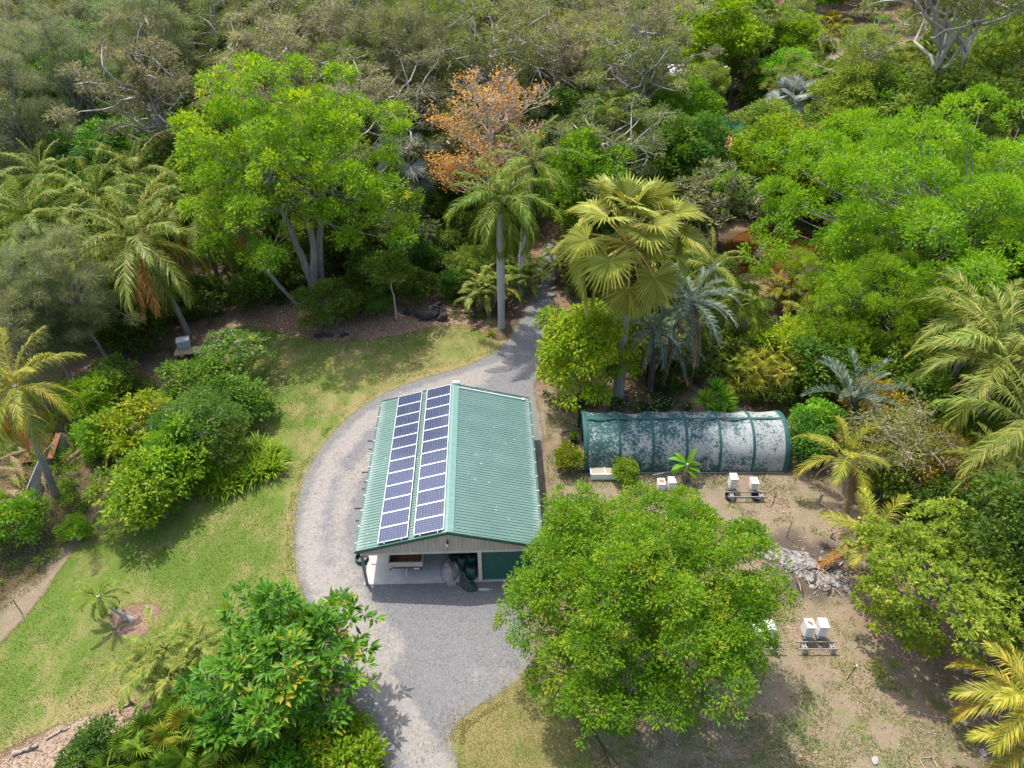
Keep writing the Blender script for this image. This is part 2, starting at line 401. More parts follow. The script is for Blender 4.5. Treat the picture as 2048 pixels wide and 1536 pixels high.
def dry_edge(P): return sdist(P, DRYLAWN) + 1.1 * np.exp(-np.abs(sdist(P, DRIVE)) / 1.0)
o = sheet('dry_lawn', np.arange(-4, 6, .15), np.arange(10, 22, .15), keep=lambda P: dry_edge(P) > -.05, z=.005, mat='lawn_grass',
      attrs=dict(edge=dry_edge, dryness=lambda P: np.full(len(P), .13)))
# -- driveway
TR1 = poly_px([(1010, 730), (905, 762), (800, 800), (722, 852), (668, 915), (636, 985), (618, 1060), (622, 1130), (655, 1210), (705, 1290), (755, 1370), (800, 1440), (845, 1536), (880, 1640)])
TR2 = poly_px([(960, 760), (830, 830), (760, 900), (700, 960), (680, 1040), (682, 1110), (715, 1190), (790, 1300)])
TR3 = poly_px([(650, 1150), (690, 1215), (740, 1300), (790, 1390), (850, 1480), (905, 1560)]); APR = np.array(G(985, 1340)[:2])
m, t, b = nodes_of('gravel')
p = world_pos(t)
g1 = noise(t, 55, 4, .8, p); g2 = noise(t, 1.3, 5, .65, p); g3 = noise(t, 6, 5, .7, p)
vg = N(t, 'ShaderNodeTexVoronoi', Scale=26.0); t.links.new(p, vg.inputs['Vector'])
stone = mixc(t, .55, ramp(t, [(.25, (.08, .08, .083)), (.5, (.15, .148, .15)), (.75, (.245, .24, .238))], g1).outputs[0],
             ramp(t, [(.1, (.08, .081, .088)), (.5, (.165, .164, .167)), (.9, (.27, .265, .26))], vg.outputs['Color']).outputs[0])
dusty = ramp(t, [(.25, (.19, .168, .146)), (.5, (.27, .245, .218)), (.75, (.36, .332, .30))], g3).outputs[0]
df = math_(t, 'ADD', math_(t, 'ADD', attr(t, 'dust'), math_(t, 'MULTIPLY', math_(t, 'SUBTRACT', g2, .5), 1.5)), math_(t, 'MULTIPLY', math_(t, 'SUBTRACT', g3, .5), .9))
c = mixc(t, math_(t, 'MULTIPLY', ramp(t, [(.22, (0, 0, 0)), (.75, (1, 1, 1))], df).outputs[0], .85), stone, dusty)
weedm = ramp(t, [(.50, (0, 0, 0)), (.64, (1, 1, 1))], math_(t, 'ADD', math_(t, 'MULTIPLY', noise(t, 3.3, 6, .75, p), .75), math_(t, 'MULTIPLY', attr(t, 'weedy'), .25))).outputs[0]
c = mixc(t, math_(t, 'MULTIPLY', weedm, .75), c, mixc(t, g3, (.27, .19, .10), (.16, .17, .05)))
t.links.new(c, b.inputs['Base Color']); b.inputs['Roughness'].default_value = .93; b.inputs['Specular IOR Level'].default_value = .2
bump(t, b, g1, .6, .03); edge_alpha(t, b, 1.7, .25)
def a_dust(P):
    v = np.exp(-(ldist(P, TR1) / .75) ** 2) * 1.1 + np.exp(-(ldist(P, TR2) / .8) ** 2) * .8 + np.exp(-(ldist(P, TR3) / .55) ** 2) * .7 + .45 * np.exp(-(((P - APR) / [3.0, 1.6]) ** 2).sum(1)) - .15
    wide = sstep(-np.abs(P[:, 1] - 37) , -10, -2) * sstep(-P[:, 0], 3, 6) * .12
    side = sstep(P[:, 0], 1.6, 3.0) * sstep(P[:, 1], 20, 24) * .45
    return v + wide + side
def a_weedy(P):
    e = sdist(P, DRIVE); return np.exp(-np.maximum(e, 0) / .8) + sstep(P[:, 0], -1, 3) * .4 * sstep(-P[:, 1], -26, -18)
sheet('gravel_driveway', np.arange(-16, 6, .2), np.arange(11, 74, .2), keep=lambda P: sdist(P, DRIVE) > -.05, z=.010, mat='gravel',
      attrs=dict(edge=lambda P: sdist(P, DRIVE), dust=a_dust, weedy=a_weedy))
# -- pond
m, t, b = nodes_of('pond_water')
b.inputs['Base Color'].default_value = (.10, .042, .012, 1); b.inputs['Roughness'].default_value = .04; b.inputs['Specular IOR Level'].default_value = .5
n1 = noise(t, 2.2, 3, .5, world_pos(t)); bump(t, b, n1, .08, .02)
t.links.new(ramp(t, [(.3, (.085, .034, .010)), (.7, (.13, .058, .018))], noise(t, .4, 4, .6, world_pos(t))).outputs[0], b.inputs['Base Color'])
POND = smooth_poly(poly_px([(1440, 560), (1478, 545), (1530, 548), (1590, 546), (1640, 520), (1640, 470), (1570, 452), (1490, 455), (1435, 500)]))
mb = MB(); mb.add(np.column_stack([POND, np.full(len(POND), .012)]), np.arange(len(POND))[None]); structure(mb.build('pond', 'pond_water'))
# ================================================================== SHED
def roofmat(name, col, fade):
    m, t, b = nodes_of(name)
    v = coords(t); n1 = noise(t, .8, 5, .6, v); n2 = noise(t, 7, 6, .7, mapping(t, v, (.3, 2.0, 1)))
    c = ramp(t, [(.3, tuple(x * .88 for x in col)), (.7, tuple(min(1, x * 1.12) for x in col))], n1).outputs[0]
    x = t.nodes.new('ShaderNodeSeparateXYZ'); t.links.new(v, x.inputs[0])
    ex = math_(t, 'ABSOLUTE', x.outputs[0])
    e = math_(t, 'MULTIPLY', math_(t, 'SUBTRACT', math_(t, 'ADD', ex, math_(t, 'MULTIPLY', math_(t, 'SUBTRACT', n2, .5), .9)), 4.45), 2.6, clamp=True)
    c = mixc(t, math_(t, 'MULTIPLY', e, fade), c, (.42, .44, .42))
    wn_ = t.nodes.new('ShaderNodeTexWhiteNoise'); wn_.noise_dimensions = '1D'; t.links.new(math_(t, 'FLOOR', math_(t, 'DIVIDE', math_(t, 'ADD', x.outputs[1], 10.0), .8)), wn_.inputs['W'])
    c = mixc(t, math_(t, 'MULTIPLY', wn_.outputs['Value'], .22), c, (.05, .11, .09))
    vo = N(t, 'ShaderNodeTexVoronoi', Scale=1.7); t.links.new(v, vo.inputs['Vector'])
    spot = ramp(t, [(.06, (1, 1, 1)), (.09, (0, 0, 0))], vo.outputs['Distance']).outputs[0]
    c = mixc(t, math_(t, 'MULTIPLY', spot, .7), c, (.55, .56, .46))
    c = mixc(t, math_(t, 'MULTIPLY', ramp(t, [(.45, (0, 0, 0)), (.8, (1, 1, 1))], n2).outputs[0], .55), c, (.19, .25, .22))
    t.links.new(c, b.inputs['Base Color']); b.inputs['Roughness'].default_value = .42; b.inputs['Specular IOR Level'].default_value = .5
roofmat('roof_green', (.10, .185, .152), .5)
plain('trim_green', (.018, .085, .058), .45, var=.2)
plain('ridge_green', (.13, .24, .20), .45, var=.12)
m, t, b = nodes_of('cream_steel')
v = coords(t); n1 = noise(t, 1.2, 6, .7, mapping(t, v, (2.5, 2.5, .4)))
t.links.new(ramp(t, [(.3, (.36, .32, .25)), (.62, (.50, .45, .36))], n1).outputs[0], b.inputs['Base Color']); b.inputs['Roughness'].default_value = .55
plain('post_grey', (.20, .18, .165), .6)
plain('cream_paint', (.55, .50, .40), .5)
plain('door_green', (.02, .10, .075), .4)
plain('alu', (.62, .63, .64), .35, .4, .06)
plain('white_paint', (.76, .75, .71), .5, var=.08)
plain('hive_white', (.72, .70, .65), .55, var=.14, scale=6)
plain('black_plastic', (.018, .019, .022), .45)
plain('dark_steel', (.035, .037, .04), .5, .5)
plain('rust', (.17, .065, .03), .9, var=.45, scale=7)
plain('timber', (.33, .24, .15), .8, var=.3, scale=9)
plain('grey_timber', (.22, .20, .18), .85, var=.3, scale=9)
plain('terracotta', (.45, .15, .06), .8, var=.25)
plain('grey_plastic', (.36, .38, .41), .5, var=.1)
plain('green_plastic', (.03, .16, .09), .45)
plain('bin_green', (.012, .07, .045), .5)
plain('navy_plastic', (.02, .03, .06), .4)
plain('blue_plastic', (.10, .30, .45), .4)
plain('red_plastic', (.40, .03, .02), .4)
plain('block_grey', (.30, .28, .25), .9, var=.2, scale=12)
plain('ash_white', (.50, .48, .46), .95, var=.3, scale=6)
plain('rock_pale', (.33, .305, .28), .9, var=.25, scale=8)
plain('rock_dark', (.045, .038, .036), .95, var=.5, scale=5)
plain('charcoal', (.025, .022, .02), .95)
plain('carton', (.42, .38, .33), .8)
plain('tarp_grey', (.33, .29, .275), .6, var=.25, scale=7)
plain('tarp_green', (.028, .048, .038), .55, var=.35, scale=8)
plain('fibro', (.30, .31, .30), .85, var=.3, scale=3)
m, t, b = nodes_of('concrete')
v = world_pos(t); t.links.new(ramp(t, [(.3, (.36, .345, .32)), (.7, (.50, .485, .46))], noise(t, 1.5, 6, .7, v)).outputs[0], b.inputs['Base Color']); b.inputs['Roughness'].default_value = .8
m, t, b = nodes_of('solar_cells')
v = coords(t); sp = t.nodes.new('ShaderNodeSeparateXYZ'); t.links.new(v, sp.inputs[0])
def gridline(o, pitch, wd):
    f = math_(t, 'ABSOLUTE', math_(t, 'SUBTRACT', math_(t, 'FRACT', math_(t, 'ADD', math_(t, 'DIVIDE', o, pitch), 50.0)), .5))
    return math_(t, 'GREATER_THAN', f, .5 - wd / pitch / 2)
ln = math_(t, 'MAXIMUM', gridline(sp.outputs[0], .158, .008), gridline(sp.outputs[1], .158, .008))
bb = gridline(math_(t, 'ADD', sp.outputs[1], .0395), .079, .004)
wn = t.nodes.new('ShaderNodeTexWhiteNoise'); wn.noise_dimensions = '3D'
sn = t.nodes.new('ShaderNodeVectorMath'); sn.operation = 'SNAP'; sn.inputs[1].default_value = (.158, .158, 5); t.links.new(v, sn.inputs[0]); t.links.new(sn.outputs[0], wn.inputs[0])
oi = t.nodes.new('ShaderNodeObjectInfo').outputs['Random']
cell = mixc(t, wn.outputs['Value'], (.012, .018, .05), (.022, .034, .09))
cell = mixc(t, math_(t, 'MULTIPLY', oi, .35), cell, (.03, .035, .10))
c = mixc(t, math_(t, 'MULTIPLY', bb, .25), cell, (.4, .42, .46)); c = mixc(t, ln, c, (.20, .22, .28))
t.links.new(c, b.inputs['Base Color']); b.inputs['Roughness'].default_value = .22; b.inputs['Specular IOR Level'].default_value = .6; b.inputs['Coat Weight'].default_value = .5; b.inputs['Coat Roughness'].default_value = .08

SHED = thing('shed', 'cream steel shed with green corrugated gable roof carrying solar panels', 'shed', (-3.505, 30.415, 0), 0.0365)
HW, HL, ZE, ZR = 4.81, 6.2, 2.9, 4.2
SL = math.atan2(ZR - ZE, HW); SLEN = math.hypot(HW, ZR - ZE)
def ribbed(n0, n1, pitch, flat, rise):
    pts = []; k = n0
    while k < n1 - .01:
        for dx, dz in ((0, 0), (flat, 0), (flat + .02, rise), (pitch - .02, rise)):
            if k + dx < n1: pts.append((k + dx, dz))
        k += pitch
    pts.append((n1, 0)); return np.array(pts)
for sgn in (-1, 1):
    pr = ribbed(-HL, HL, .2, .13, .032); n = len(pr)
    nrm = np.array([sgn * math.sin(SL), 0, math.cos(SL)])
    top = np.column_stack([np.zeros(n), pr[:, 0], np.full(n, ZR)]) + pr[:, 1:2] * nrm
    bot = np.column_stack([np.full(n, sgn * (HW + .02)), pr[:, 0], np.full(n, ZE - .005)]) + pr[:, 1:2] * nrm
    mb = MB(); i = np.arange(n - 1)
    F = np.stack([i, i + 1, i + n + 1, i + n], 1); F = F if sgn < 0 else F[:, ::-1]
    mb.add(np.concatenate([bot, top]), F); o = mb.build('roof_sheet', 'roof_green', SHED)
    # gutter, barge boards
    mb = MB(); mb.box((sgn * (HW + .075), 0, ZE - .10), (.13, 2 * HL + .02, .11)); mb.build('gutter', 'trim_green', SHED)
    for ye in (-1, 1):
        mb = MB(); mb.bar((sgn * (HW + .03), ye * (HL + .03), ZE - .045), (sgn * .002, ye * (HL + .03), ZR - .045), .05, .20)
        mb.build('barge_board', 'trim_green', SHED)
mb = MB()
for sgn in (-1, 1): mb.bar((sgn * .30, 0, ZR - .30 * math.tan(SL) + .052), (0, 0, ZR + .052), 2 * HL + .04, .012)
mb.V = mb.V; rc = mb.build('ridge_cap', 'ridge_green', SHED)
# gable walls
def gable(y, z0, name, x0=-HW + .12, x1=HW - .12):
    pr = ribbed(x0, x1, .2, .16, .025); n = len(pr); sg = -1 if y < 0 else 1
    zt = ZR - np.abs(pr[:, 0]) * math.tan(SL) - .06
    lo = np.column_stack([pr[:, 0], y + sg * pr[:, 1], np.full(n, z0)]); hi = np.column_stack([pr[:, 0], y + sg * pr[:, 1], zt])
    i = np.arange(n - 1); F = np.stack([i, i + 1, i + n + 1, i + n], 1)
    mb = MB(); mb.add(np.concatenate([lo, hi]), F if sg < 0 else F[:, ::-1]); mb.build(name, 'cream_steel', SHED)
gable(-HL + .08, 2.60, 'gable_wall'); gable(HL - .12, .05, 'rear_wall')
def sidewall(x, name, y0=-HL + .2, y1=HL - .2, zt=2.75, sg=1):
    pr = ribbed(y0, y1, .2, .16, .025); n = len(pr)
    lo = np.column_stack([x + sg * pr[:, 1], pr[:, 0], np.full(n, .05)]); hi = lo.copy(); hi[:, 2] = zt
    i = np.arange(n - 1); F = np.stack([i, i + 1, i + n + 1, i + n], 1)
    mb = MB(); mb.add(np.concatenate([lo, hi]), F if sg > 0 else F[:, ::-1]); mb.build(name, 'cream_steel', SHED)
sidewall(HW - .15, 'side_wall')
PX = 1.62
sidewall(PX, 'partition_wall', zt=3.3, sg=-1)
sidewall(-HW + .2, 'side_wall', y0=-1.5, sg=-1)
MB().box((0, 0, .03), (2 * HW - .1, 2 * HL - .1, .08)).build('slab', 'concrete', SHED)
MB().box((0, -HL + .10, 2.56), (2 * HW - .3, .10, .16)).build('header_beam', 'cream_paint', SHED)
# corner post (bent downpipe kick at its foot), centre post, roller door
for x, mt, wd in ((-HW + .2, 'post_grey', .14), (PX - .05, 'cream_paint', .2), (HW - .2, 'cream_paint', .18)):
    MB().box((x, -HL + .1, 1.27), (wd, wd * .9, 2.44)).build('post', mt, SHED)
MB().box((-HW + .2, -1.9, 1.3), (.12, .12, 2.6)).build('post', 'post_grey', SHED)
pr = ribbed(.07, 2.48, .075, .05, .018); n = len(pr); x0, x1 = PX + .08, HW - .3
mb = MB(); i = np.arange(n - 1)
mb.add(np.concatenate([np.column_stack([np.full(n, x0), -HL + .16 - pr[:, 1], pr[:, 0]]), np.column_stack([np.full(n, x1), -HL + .16 - pr[:, 1], pr[:, 0]])]), np.stack([i, i + n, i + n + 1, i + 1], 1))
mb.build('roller_door', 'door_green', SHED)
# inside: rafters
for y in (-3.1, 0, 3.1):
    for sgn in (-1, 1):
        mb = MB(); mb.bar((sgn * (HW - .2), y, ZE - .2), (sgn * .002, y, ZR - .22), .08, .2); mb.build('rafter', 'post_grey', SHED)
# flood light under the gable apex
fl = MB().box((-.05, -HL - .03, 3.42), (.10, .14, .10)).box((-.05, -HL - .10, 3.50), (.06, .10, .12)).build('flood_light', 'dark_steel', SHED)
MB().box((-.09, -HL - .17, 3.36), (.12, .05, .12)).build('lamp_head', 'white_paint', fl)
# short pipe ends poking out below the left gutter
for y, l in ((2.6, .42), (1.85, .25), (-.15, .40), (-.95, .16), (-1.5, .2), (-3.0, .45), (-3.9, .25)):
    mb = MB(); mb.tube([(-HW + .25, y, 2.70), (-HW - .12 - l, y, 2.70)], .045, 6); mb.build('pipe_end', 'dark_steel', SHED)
# gutter brackets (white) on both sides
for sgn in (-1, 1):
    for y in np.arange(-5.6, 6, 1.15):
        MB().box((sgn * (HW + .08), y, ZE - .035), (.17, .035, .02)).build('gutter_clip', 'alu', SHED)
# conduit along the rear edge of the right slope, and mast block at the ridge
def on_slope(sgn, dist, y, lift): return (sgn * (dist * math.cos(SL) + lift * math.sin(SL)), y, ZR - dist * math.sin(SL) + lift * math.cos(SL))
mb = MB(); mb.tube([on_slope(1, .25, HL - .28, .07), on_slope(1, 4.55, HL - .28, .07)], .03, 6)
mb.box(on_slope(1, 4.6, HL - .28, .09), (.16, .12, .08)); mb.build('conduit', 'white_paint', SHED)
MB().box((.1, HL + .05, ZR + .12), (.42, .16, .16)).build('junction_box', 'white_paint', SHED)
# solar panels
PL, PW = 1.64, 1.0
gb = MB().box((0, 0, 0), (PL - .07, PW - .07, .012)).mesh('solar_panel', 'solar_cells')
fb = MB()
for sx in (-1, 1): fb.box((sx * (PL / 2 - .02), 0, 0), (.04, PW, .05))
for sy in (-1, 1): fb.box((0, sy * (PW / 2 - .02), 0), (PL - .08, .04, .05))
fm = fb.mesh('frame', 'alu')
PITCHY = 1.018
for col_i, d0 in enumerate((.17, 2.13)):
    for k in range(12):
        y = (k - 5.5) * PITCHY + (.0 if col_i else .02)
        q = on_slope(-1, d0 + PL / 2, y, .135)
        o = obj('solar_panel', gb, SHED, q, (0, -SL, 0)); obj('frame', fm, o)
    for dd in (.35, 1.3):
        mb = MB(); mb.bar(on_slope(-1, d0 + dd, -6.15, .075), on_slope(-1, d0 + dd, 6.1, .075), .04, .05); mb.build('panel_rail', 'alu', SHED)

# ---- things kept in and around the shed
def put(px, py, z=0.0): return G(px, py, z)
ts = thing('box_trailer', 'cream box trailer with rusty floor parked in the open shed bay', 'trailer', G(812, 1137, .55) * 1.0, 0.03)
ts.location.z = .07
W2, L2 = 1.86, 2.9
MB().box((0, L2 / 2, .62), (W2 - .08, L2 - .08, .05)).build('tray_floor', 'rust', ts)
for sx in (-1, 1):
    MB().box((sx * (W2 / 2 - .02), L2 / 2, .82), (.04, L2, .36)).build('side_board', 'cream_paint', ts)
    wh = MB(); a = np.linspace(0, 2 * np.pi, 17); wh.tube([(sx * .98 - .09, 1.5, .32), (sx * .98 + .09, 1.5, .32)], .32, 16)
    wh.build('wheel', 'black_plastic', ts)
    MB().box((sx * .82, -.06, .52), (.14, .05, .09)).build('tail_light', 'red_plastic', ts)
MB().box((0, .02, .82), (W2 - .09, .04, .36)).box((0, -.012, .99), (W2 - .09, .03, .035)).box((0, -.012, .67), (W2 - .09, .03, .035)).build('tailgate', 'cream_paint', ts)
MB().box((0, L2 - .02, .82), (W2 - .09, .04, .36)).build('front_board', 'cream_paint', ts)
MB().box((0, .05, .53), (1.5, .09, .08)).box((0, 1.6, .5), (.1, 3.0, .1)).build('chassis', 'rust', ts)
mb = MB(); mb.tube([(.05, .0, .5), (.05, -.3, .45), (.05, -.36, .3)], [.035, .05, .03], 6); mb.build('coupling', 'alu', ts)
MB().box((.62, -.03, .5), (.36, .02, .11)).build('number_plate', 'white_paint', ts)
mb = MB(); rr = np.random.default_rng(2); q = np.cumsum(rr.normal(0, .16, (16, 3)), 0) * [1.1, .8, 0] + [-.2, 1.0, .68]; q[:, 0] = np.clip(q[:, 0], -.8, .8); q[:, 1] = np.clip(q[:, 1], .5, 2.2)
o = mb.tube(q, .03, 5).build('rope', 'black_plastic'); o.location = ts.location
tag(o, 'dark tangled rope lying on the rusty trailer floor', 'rope')
def lathe(prof, sides=20):
    prof = np.array(prof, float); a = np.linspace(0, 2 * np.pi, sides, endpoint=False); n = len(prof)
    V = np.stack([prof[:, 0:1] * np.cos(a), prof[:, 0:1] * np.sin(a), np.repeat(prof[:, 1:2], sides, 1)], -1)
    i = np.arange(n - 1)[:, None] * sides; j = np.arange(sides)[None]; k = (j + 1) % sides
    mb = MB(); mb.add(V, np.stack([i + j, i + k, i + sides + k, i + sides + j], -1).reshape(-1, 4)); return mb
drm = lathe([(0, 0), (.27, 0), (.29, .05), (.29, .27), (.305, .29), (.29, .31), (.29, .56), (.305, .58), (.29, .6), (.28, .8), (.25, .86), (.0, .86)]).mesh('drum_body', 'bin_green', True)
lid = lathe([(0, .87), (.2, .87), (.22, .9), (.19, .93), (0, .93)]).mesh('lid', 'black_plastic')
for (px, py, lb) in ((924, 1115, 'dark plastic drum beside the green crate in the shed'), (944, 1113, 'dark plastic drum behind the two other drums, against the cream post'), (942, 1134, 'dark plastic drum in front, next to the green tarpaulin')):
    c = G(px, py, .9); th = thing('drum', lb, 'drum', (c.x, c.y, .07), group='plastic drums in the shed'); obj('drum_body', drm, th); obj('lid', lid, th)
c = G(908, 1112, .45); cr = thing('crate', 'green plastic crate behind the grey tarpaulin in the shed', 'crate', (c.x, c.y + .15, .07))
mb = MB()
for s_ in (-1, 1): mb.box((s_ * .28, 0, .2), (.03, .42, .38)); mb.box((0, s_ * .2, .2), (.53, .03, .38))
mb.box((0, 0, .03), (.53, .37, .03)); mb.build('crate_body', 'green_plastic', cr)
c = G(926, 1103, .6); ct = thing('storage_box', 'pale storage box at the back behind the drums in the shed', 'box', (c.x + .1, c.y + .5, .07))
MB().box((0, 0, .32), (1.05, .5, .62)).build('box_body', 'carton', ct); MB().box((0, 0, .66), (1.1, .54, .05)).build('lid', 'white_paint', ct)
def heap(name, mat, label, pts, seed, hgt, nn=44):
    """crumpled cloth over the outline pts (world xy), bulging to hgt"""
    poly = smooth_poly(np.array(pts), 2); lo, hi = poly.min(0), poly.max(0)
    xs = np.linspace(lo[0], hi[0], nn); ys = np.linspace(lo[1], hi[1], nn); X, Y = np.meshgrid(xs, ys); P = np.stack([X.ravel(), Y.ravel()], 1)
    d = sdist(P, poly); sc_ = min(hi - lo) / 2
    z = hgt * np.clip(d / sc_, 0, 1) ** .45 * (.4 + .8 * vnoise(P, 1.9, seed))
    Q = P @ np.array([[.8, -.6], [.6, .8]]) + (vnoise(P, 2, seed + 5)[:, None] - .5) * .5
    z += (np.abs(vnoise(Q * [1, .35], 6, seed + 1) - .5) * .5 + np.abs(vnoise(Q[:, ::-1] * [1, .4], 9, seed + 2) - .5) * .22) * np.clip(d * 5, .15, 1)
    i = (np.arange(nn - 1)[:, None] * nn + np.arange(nn - 1)[None]).ravel(); F = np.stack([i, i + 1, i + nn + 1, i + nn], 1)
    F = F[(d[F] > -.02).all(1)]; u = np.unique(F); mp = np.full(len(P), -1); mp[u] = np.arange(len(u))
    mb = MB(); mb.add(np.column_stack([P, np.maximum(z, 0) + .03])[u], mp[F]); o = mb.build(name, mat, None, False)
    return tag(o, label, 'tarpaulin')
heap('tarpaulin', 'tarp_grey', 'crumpled pale grey tarpaulin heaped over goods at the shed front', [G(*p)[:2] for p in ((884, 1166), (882, 1140), (892, 1128), (912, 1126), (926, 1144), (912, 1158), (905, 1170))], 4, .85)
heap('tarpaulin', 'tarp_green', 'dark green tarpaulin spilling from the shed onto the gravel', [G(*p)[:2] for p in ((918, 1166), (922, 1150), (934, 1146), (944, 1160), (958, 1180), (942, 1187), (926, 1180))], 14, .5)
q = G(903, 1170); o = MB().box((0, 0, .1), (.5, .2, .19)).box((0, -.1, .19), (.46, .03, .03)).build('concrete_block', 'block_grey'); o.location = (q.x, q.y, .01); o.rotation_euler.z = .1; tag(o, 'grey concrete block at the foot of the grey tarpaulin', 'block')
q = G(968, 1180); o = MB().box((0, 0, .03), (.55, .13, .05)).box((.4, .02, .02), (.16, .04, .03)).build('offcut', 'alu'); o.location = (q.x, q.y, .012); tag(o, 'pale metal offcut lying on gravel before the roller door', 'offcut')
mb = MB()
for k in range(5):
    a = np.linspace(0, 2 * np.pi, 25); r = .34 + .012 * (k % 2)
    mb.tube(np.column_stack([r * np.cos(a), r * np.sin(a), np.full(25, .04 + k * .055)]), .03, 6, cap=False)
q = G(724, 1120); o = mb.build('hose_coil', 'bin_green'); o.location = (q.x, q.y, .01); tag(o, 'coil of dark green hose on the ground behind the corner post', 'hose')
# ================================================================== VEGETATION GENERATORS
def bez(a, b, c, n):
    t_ = np.linspace(0, 1, n)[:, None]; return (1 - t_) ** 2 * a + 2 * t_ * (1 - t_) * b + t_ ** 2 * c
def lobes_dome(rng, k, R, zc, rz, lr, low=-.25, jit=.25, inner=.15):
    i = np.arange(k) + .5; z = 1 - (1 - low) * i / k; a = i * 2.39996 + rng.random() * 6
    s = np.sqrt(np.maximum(0, 1 - z * z)); d = np.column_stack([s * np.cos(a), s * np.sin(a), z])
    f = (1 - lr * .85) * (1 + rng.normal(0, jit * .5, k)); f = np.where(rng.random(k) < inner, f * .55, f)
    C = d * f[:, None] * np.array([R, R, rz]) + np.array([0, 0, zc]) + rng.normal(0, .08, (k, 3)) * R
    r = R * lr * (.7 + .6 * rng.random(k))
    return C, r
def leaf_lobes(mb, rng, C, r, clumps, nl, L, W, flat=.75, clump_r=.32, droop=.25, shell=.25, low=-.35, hang=0.0, tone_bias=0.0, whorl=0.0):
    k = len(C); li = np.repeat(np.arange(k), clumps); n = len(li)
    d = unit(rng.normal(size=(n, 3))); d[:, 2] = np.where(d[:, 2] < low, -d[:, 2], d[:, 2])
    rad = r[li] * (1 - shell + 1.35 * shell * rng.random(n))
    cp = C[li] + d * rad[:, None] * np.array([1, 1, flat])
    ct = rng.random(n) * .62 + (rng.random(k) * .28)[li]
    ci = np.repeat(np.arange(n), nl); m_ = len(ci)
    g = unit(rng.normal(size=(m_, 3)))
    P = cp[ci] + g * (clump_r * rng.random(m_) ** .5)[:, None] * np.array([1, 1, .7])
    if whorl:
        P = cp[ci] + g * (clump_r * .25)
        D = unit(g * np.array([1, 1, .45]) + d[ci] * .5 + np.array([0, 0, .15]))
        Nn = unit(np.array([0, 0, 1.0]) + d[ci] * .6 + rng.normal(0, .25, (m_, 3)))
    else:
        D = unit(g * .9 + d[ci] * .6 + np.array([0, 0, -droop - hang]))
        Nn = unit(np.array([0, 0, .42]) + g * .75 + d[ci] * .35 + rng.normal(0, .28, (m_, 3)))
    tone = np.clip(ct[ci] + rng.random(m_) * .35 - .1 + tone_bias, 0, 1)
    s = .7 + .6 * rng.random(m_)
    leaves(mb, P, D, Nn, L * s, W * s, tone)
    return cp
def wiggle(rng, P, amp):
    n = len(P); k = np.sin(np.linspace(0, np.pi, n))[:, None]
    return P + np.cumsum(rng.normal(0, amp, (n, 3)), 0) * k * np.array([1, 1, .5])
def limbs_to(mb, rng, base, fork, C, r, r0, sides=5, frac=.92, amp=.12, lift=.18):
    order = np.argsort(C[:, 2])
    for i in order:
        c = C[i]; t0 = rng.random() * .5 + .45 if len(fork) > 1 else 1
        st = fork[int(t0 * (len(fork) - 1))]
        en = st + (c - st) * frac
        mid = st * .5 + en * .5 + np.array([0, 0, np.linalg.norm(en[:2] - st[:2]) * lift]) + rng.normal(0, .25, 3)
        P = wiggle(rng, bez(st, mid, en, 7), amp)
        mb.tube(P, np.linspace(r0, r0 * .18, 7), sides, cap=False)
def twigs(mb, rng, C, li_pts, per, r0=.02, sides=3):
    """thin twigs from each lobe centre to some of its clumps"""
    k = len(C); n = len(li_pts) // k
    for i in range(k):
        pts = li_pts[i * n:(i + 1) * n]
        for q in pts[rng.permutation(n)[:per]]:
            m_ = (C[i] + q) / 2 + rng.normal(0, .15, 3); mb.tube(np.array([C[i], m_, q + (q - C[i]) * .05]), [r0 * 1.6, r0 * 1.1, r0 * .5], sides, cap=False)

LIB = {}
def make_tree(key, seed, R, zc, rz, k=26, lr=.34, clumps=40, nl=14, L=.2, W=.1, leaf='leaf_mid', bark='bark_brown', trunk_r=.2, fork=.55, stems=1, low=-.25,
              flat=.75, clump_r=.32, droop=.25, hang=0, shell=.25, jit=.25, inner=.15, twig=0, limb_r=None, lean=0.0, whorl=0.0, tone_bias=0.0, llow=-.35, twig_r=.02, limb_amp=.12, frac=.92, lift=.18):
    rng = np.random.default_rng(seed)
    C, r = lobes_dome(rng, k, R, zc, rz, lr, low, jit, inner)
    cb = MB(); cp = leaf_lobes(cb, rng, C, r, clumps, nl, L, W, flat, clump_r, droop, shell, llow, hang, tone_bias, whorl)
    tb = MB(); bb = MB(); zf = zc - rz * .25
    for s_ in range(stems):
        a = rng.random() * 6.28; off = np.array([math.cos(a), math.sin(a), 0]) * (.25 * R if stems > 1 else lean)
        b0 = np.array([math.cos(a), math.sin(a), 0]) * (.12 * stems if stems > 1 else 0)
        top = np.array([0, 0, zf + rz * .5]) + off * 1.3
        P = wiggle(rng, bez(b0, b0 + np.array([0, 0, zf * .5]) + off * .2, top, 11), .05 + .02 * R / 3)
        rad = np.linspace(trunk_r, trunk_r * .35, 11); rad[0] *= 1.35
        P[0, 2] = -.05
        nf = int(11 * fork)
        tb.tube(P, rad, 9)
        sel = np.arange(k) % stems == s_
        limbs_to(bb, rng, P[0], P[nf:], C[sel], r[sel], limb_r or trunk_r * .45, amp=limb_amp, frac=frac, lift=lift)
    if twig: twigs(bb, rng, C, cp, twig, twig_r)
    LIB[key] = [('trunk', tb.mesh(key + '_trunk', bark, True)), ('branches', bb.mesh(key + '_branches', bark, True)), ('crown', cb.mesh(key + '_crown', leaf))]
def place(key, name, label, cat, loc, rz=0.0, scale=1.0, group=None, leaf=None, bark=None):
    th = thing(name, label, cat, loc, rz, group, scale)
    for nm, me in LIB[key]:
        o = obj(nm, me, th)
        if leaf and nm in ('crown', 'leaves', 'foliage'): setmat(o, leaf)
        if bark and nm in ('trunk', 'branches', 'stem'): setmat(o, bark)
    return th
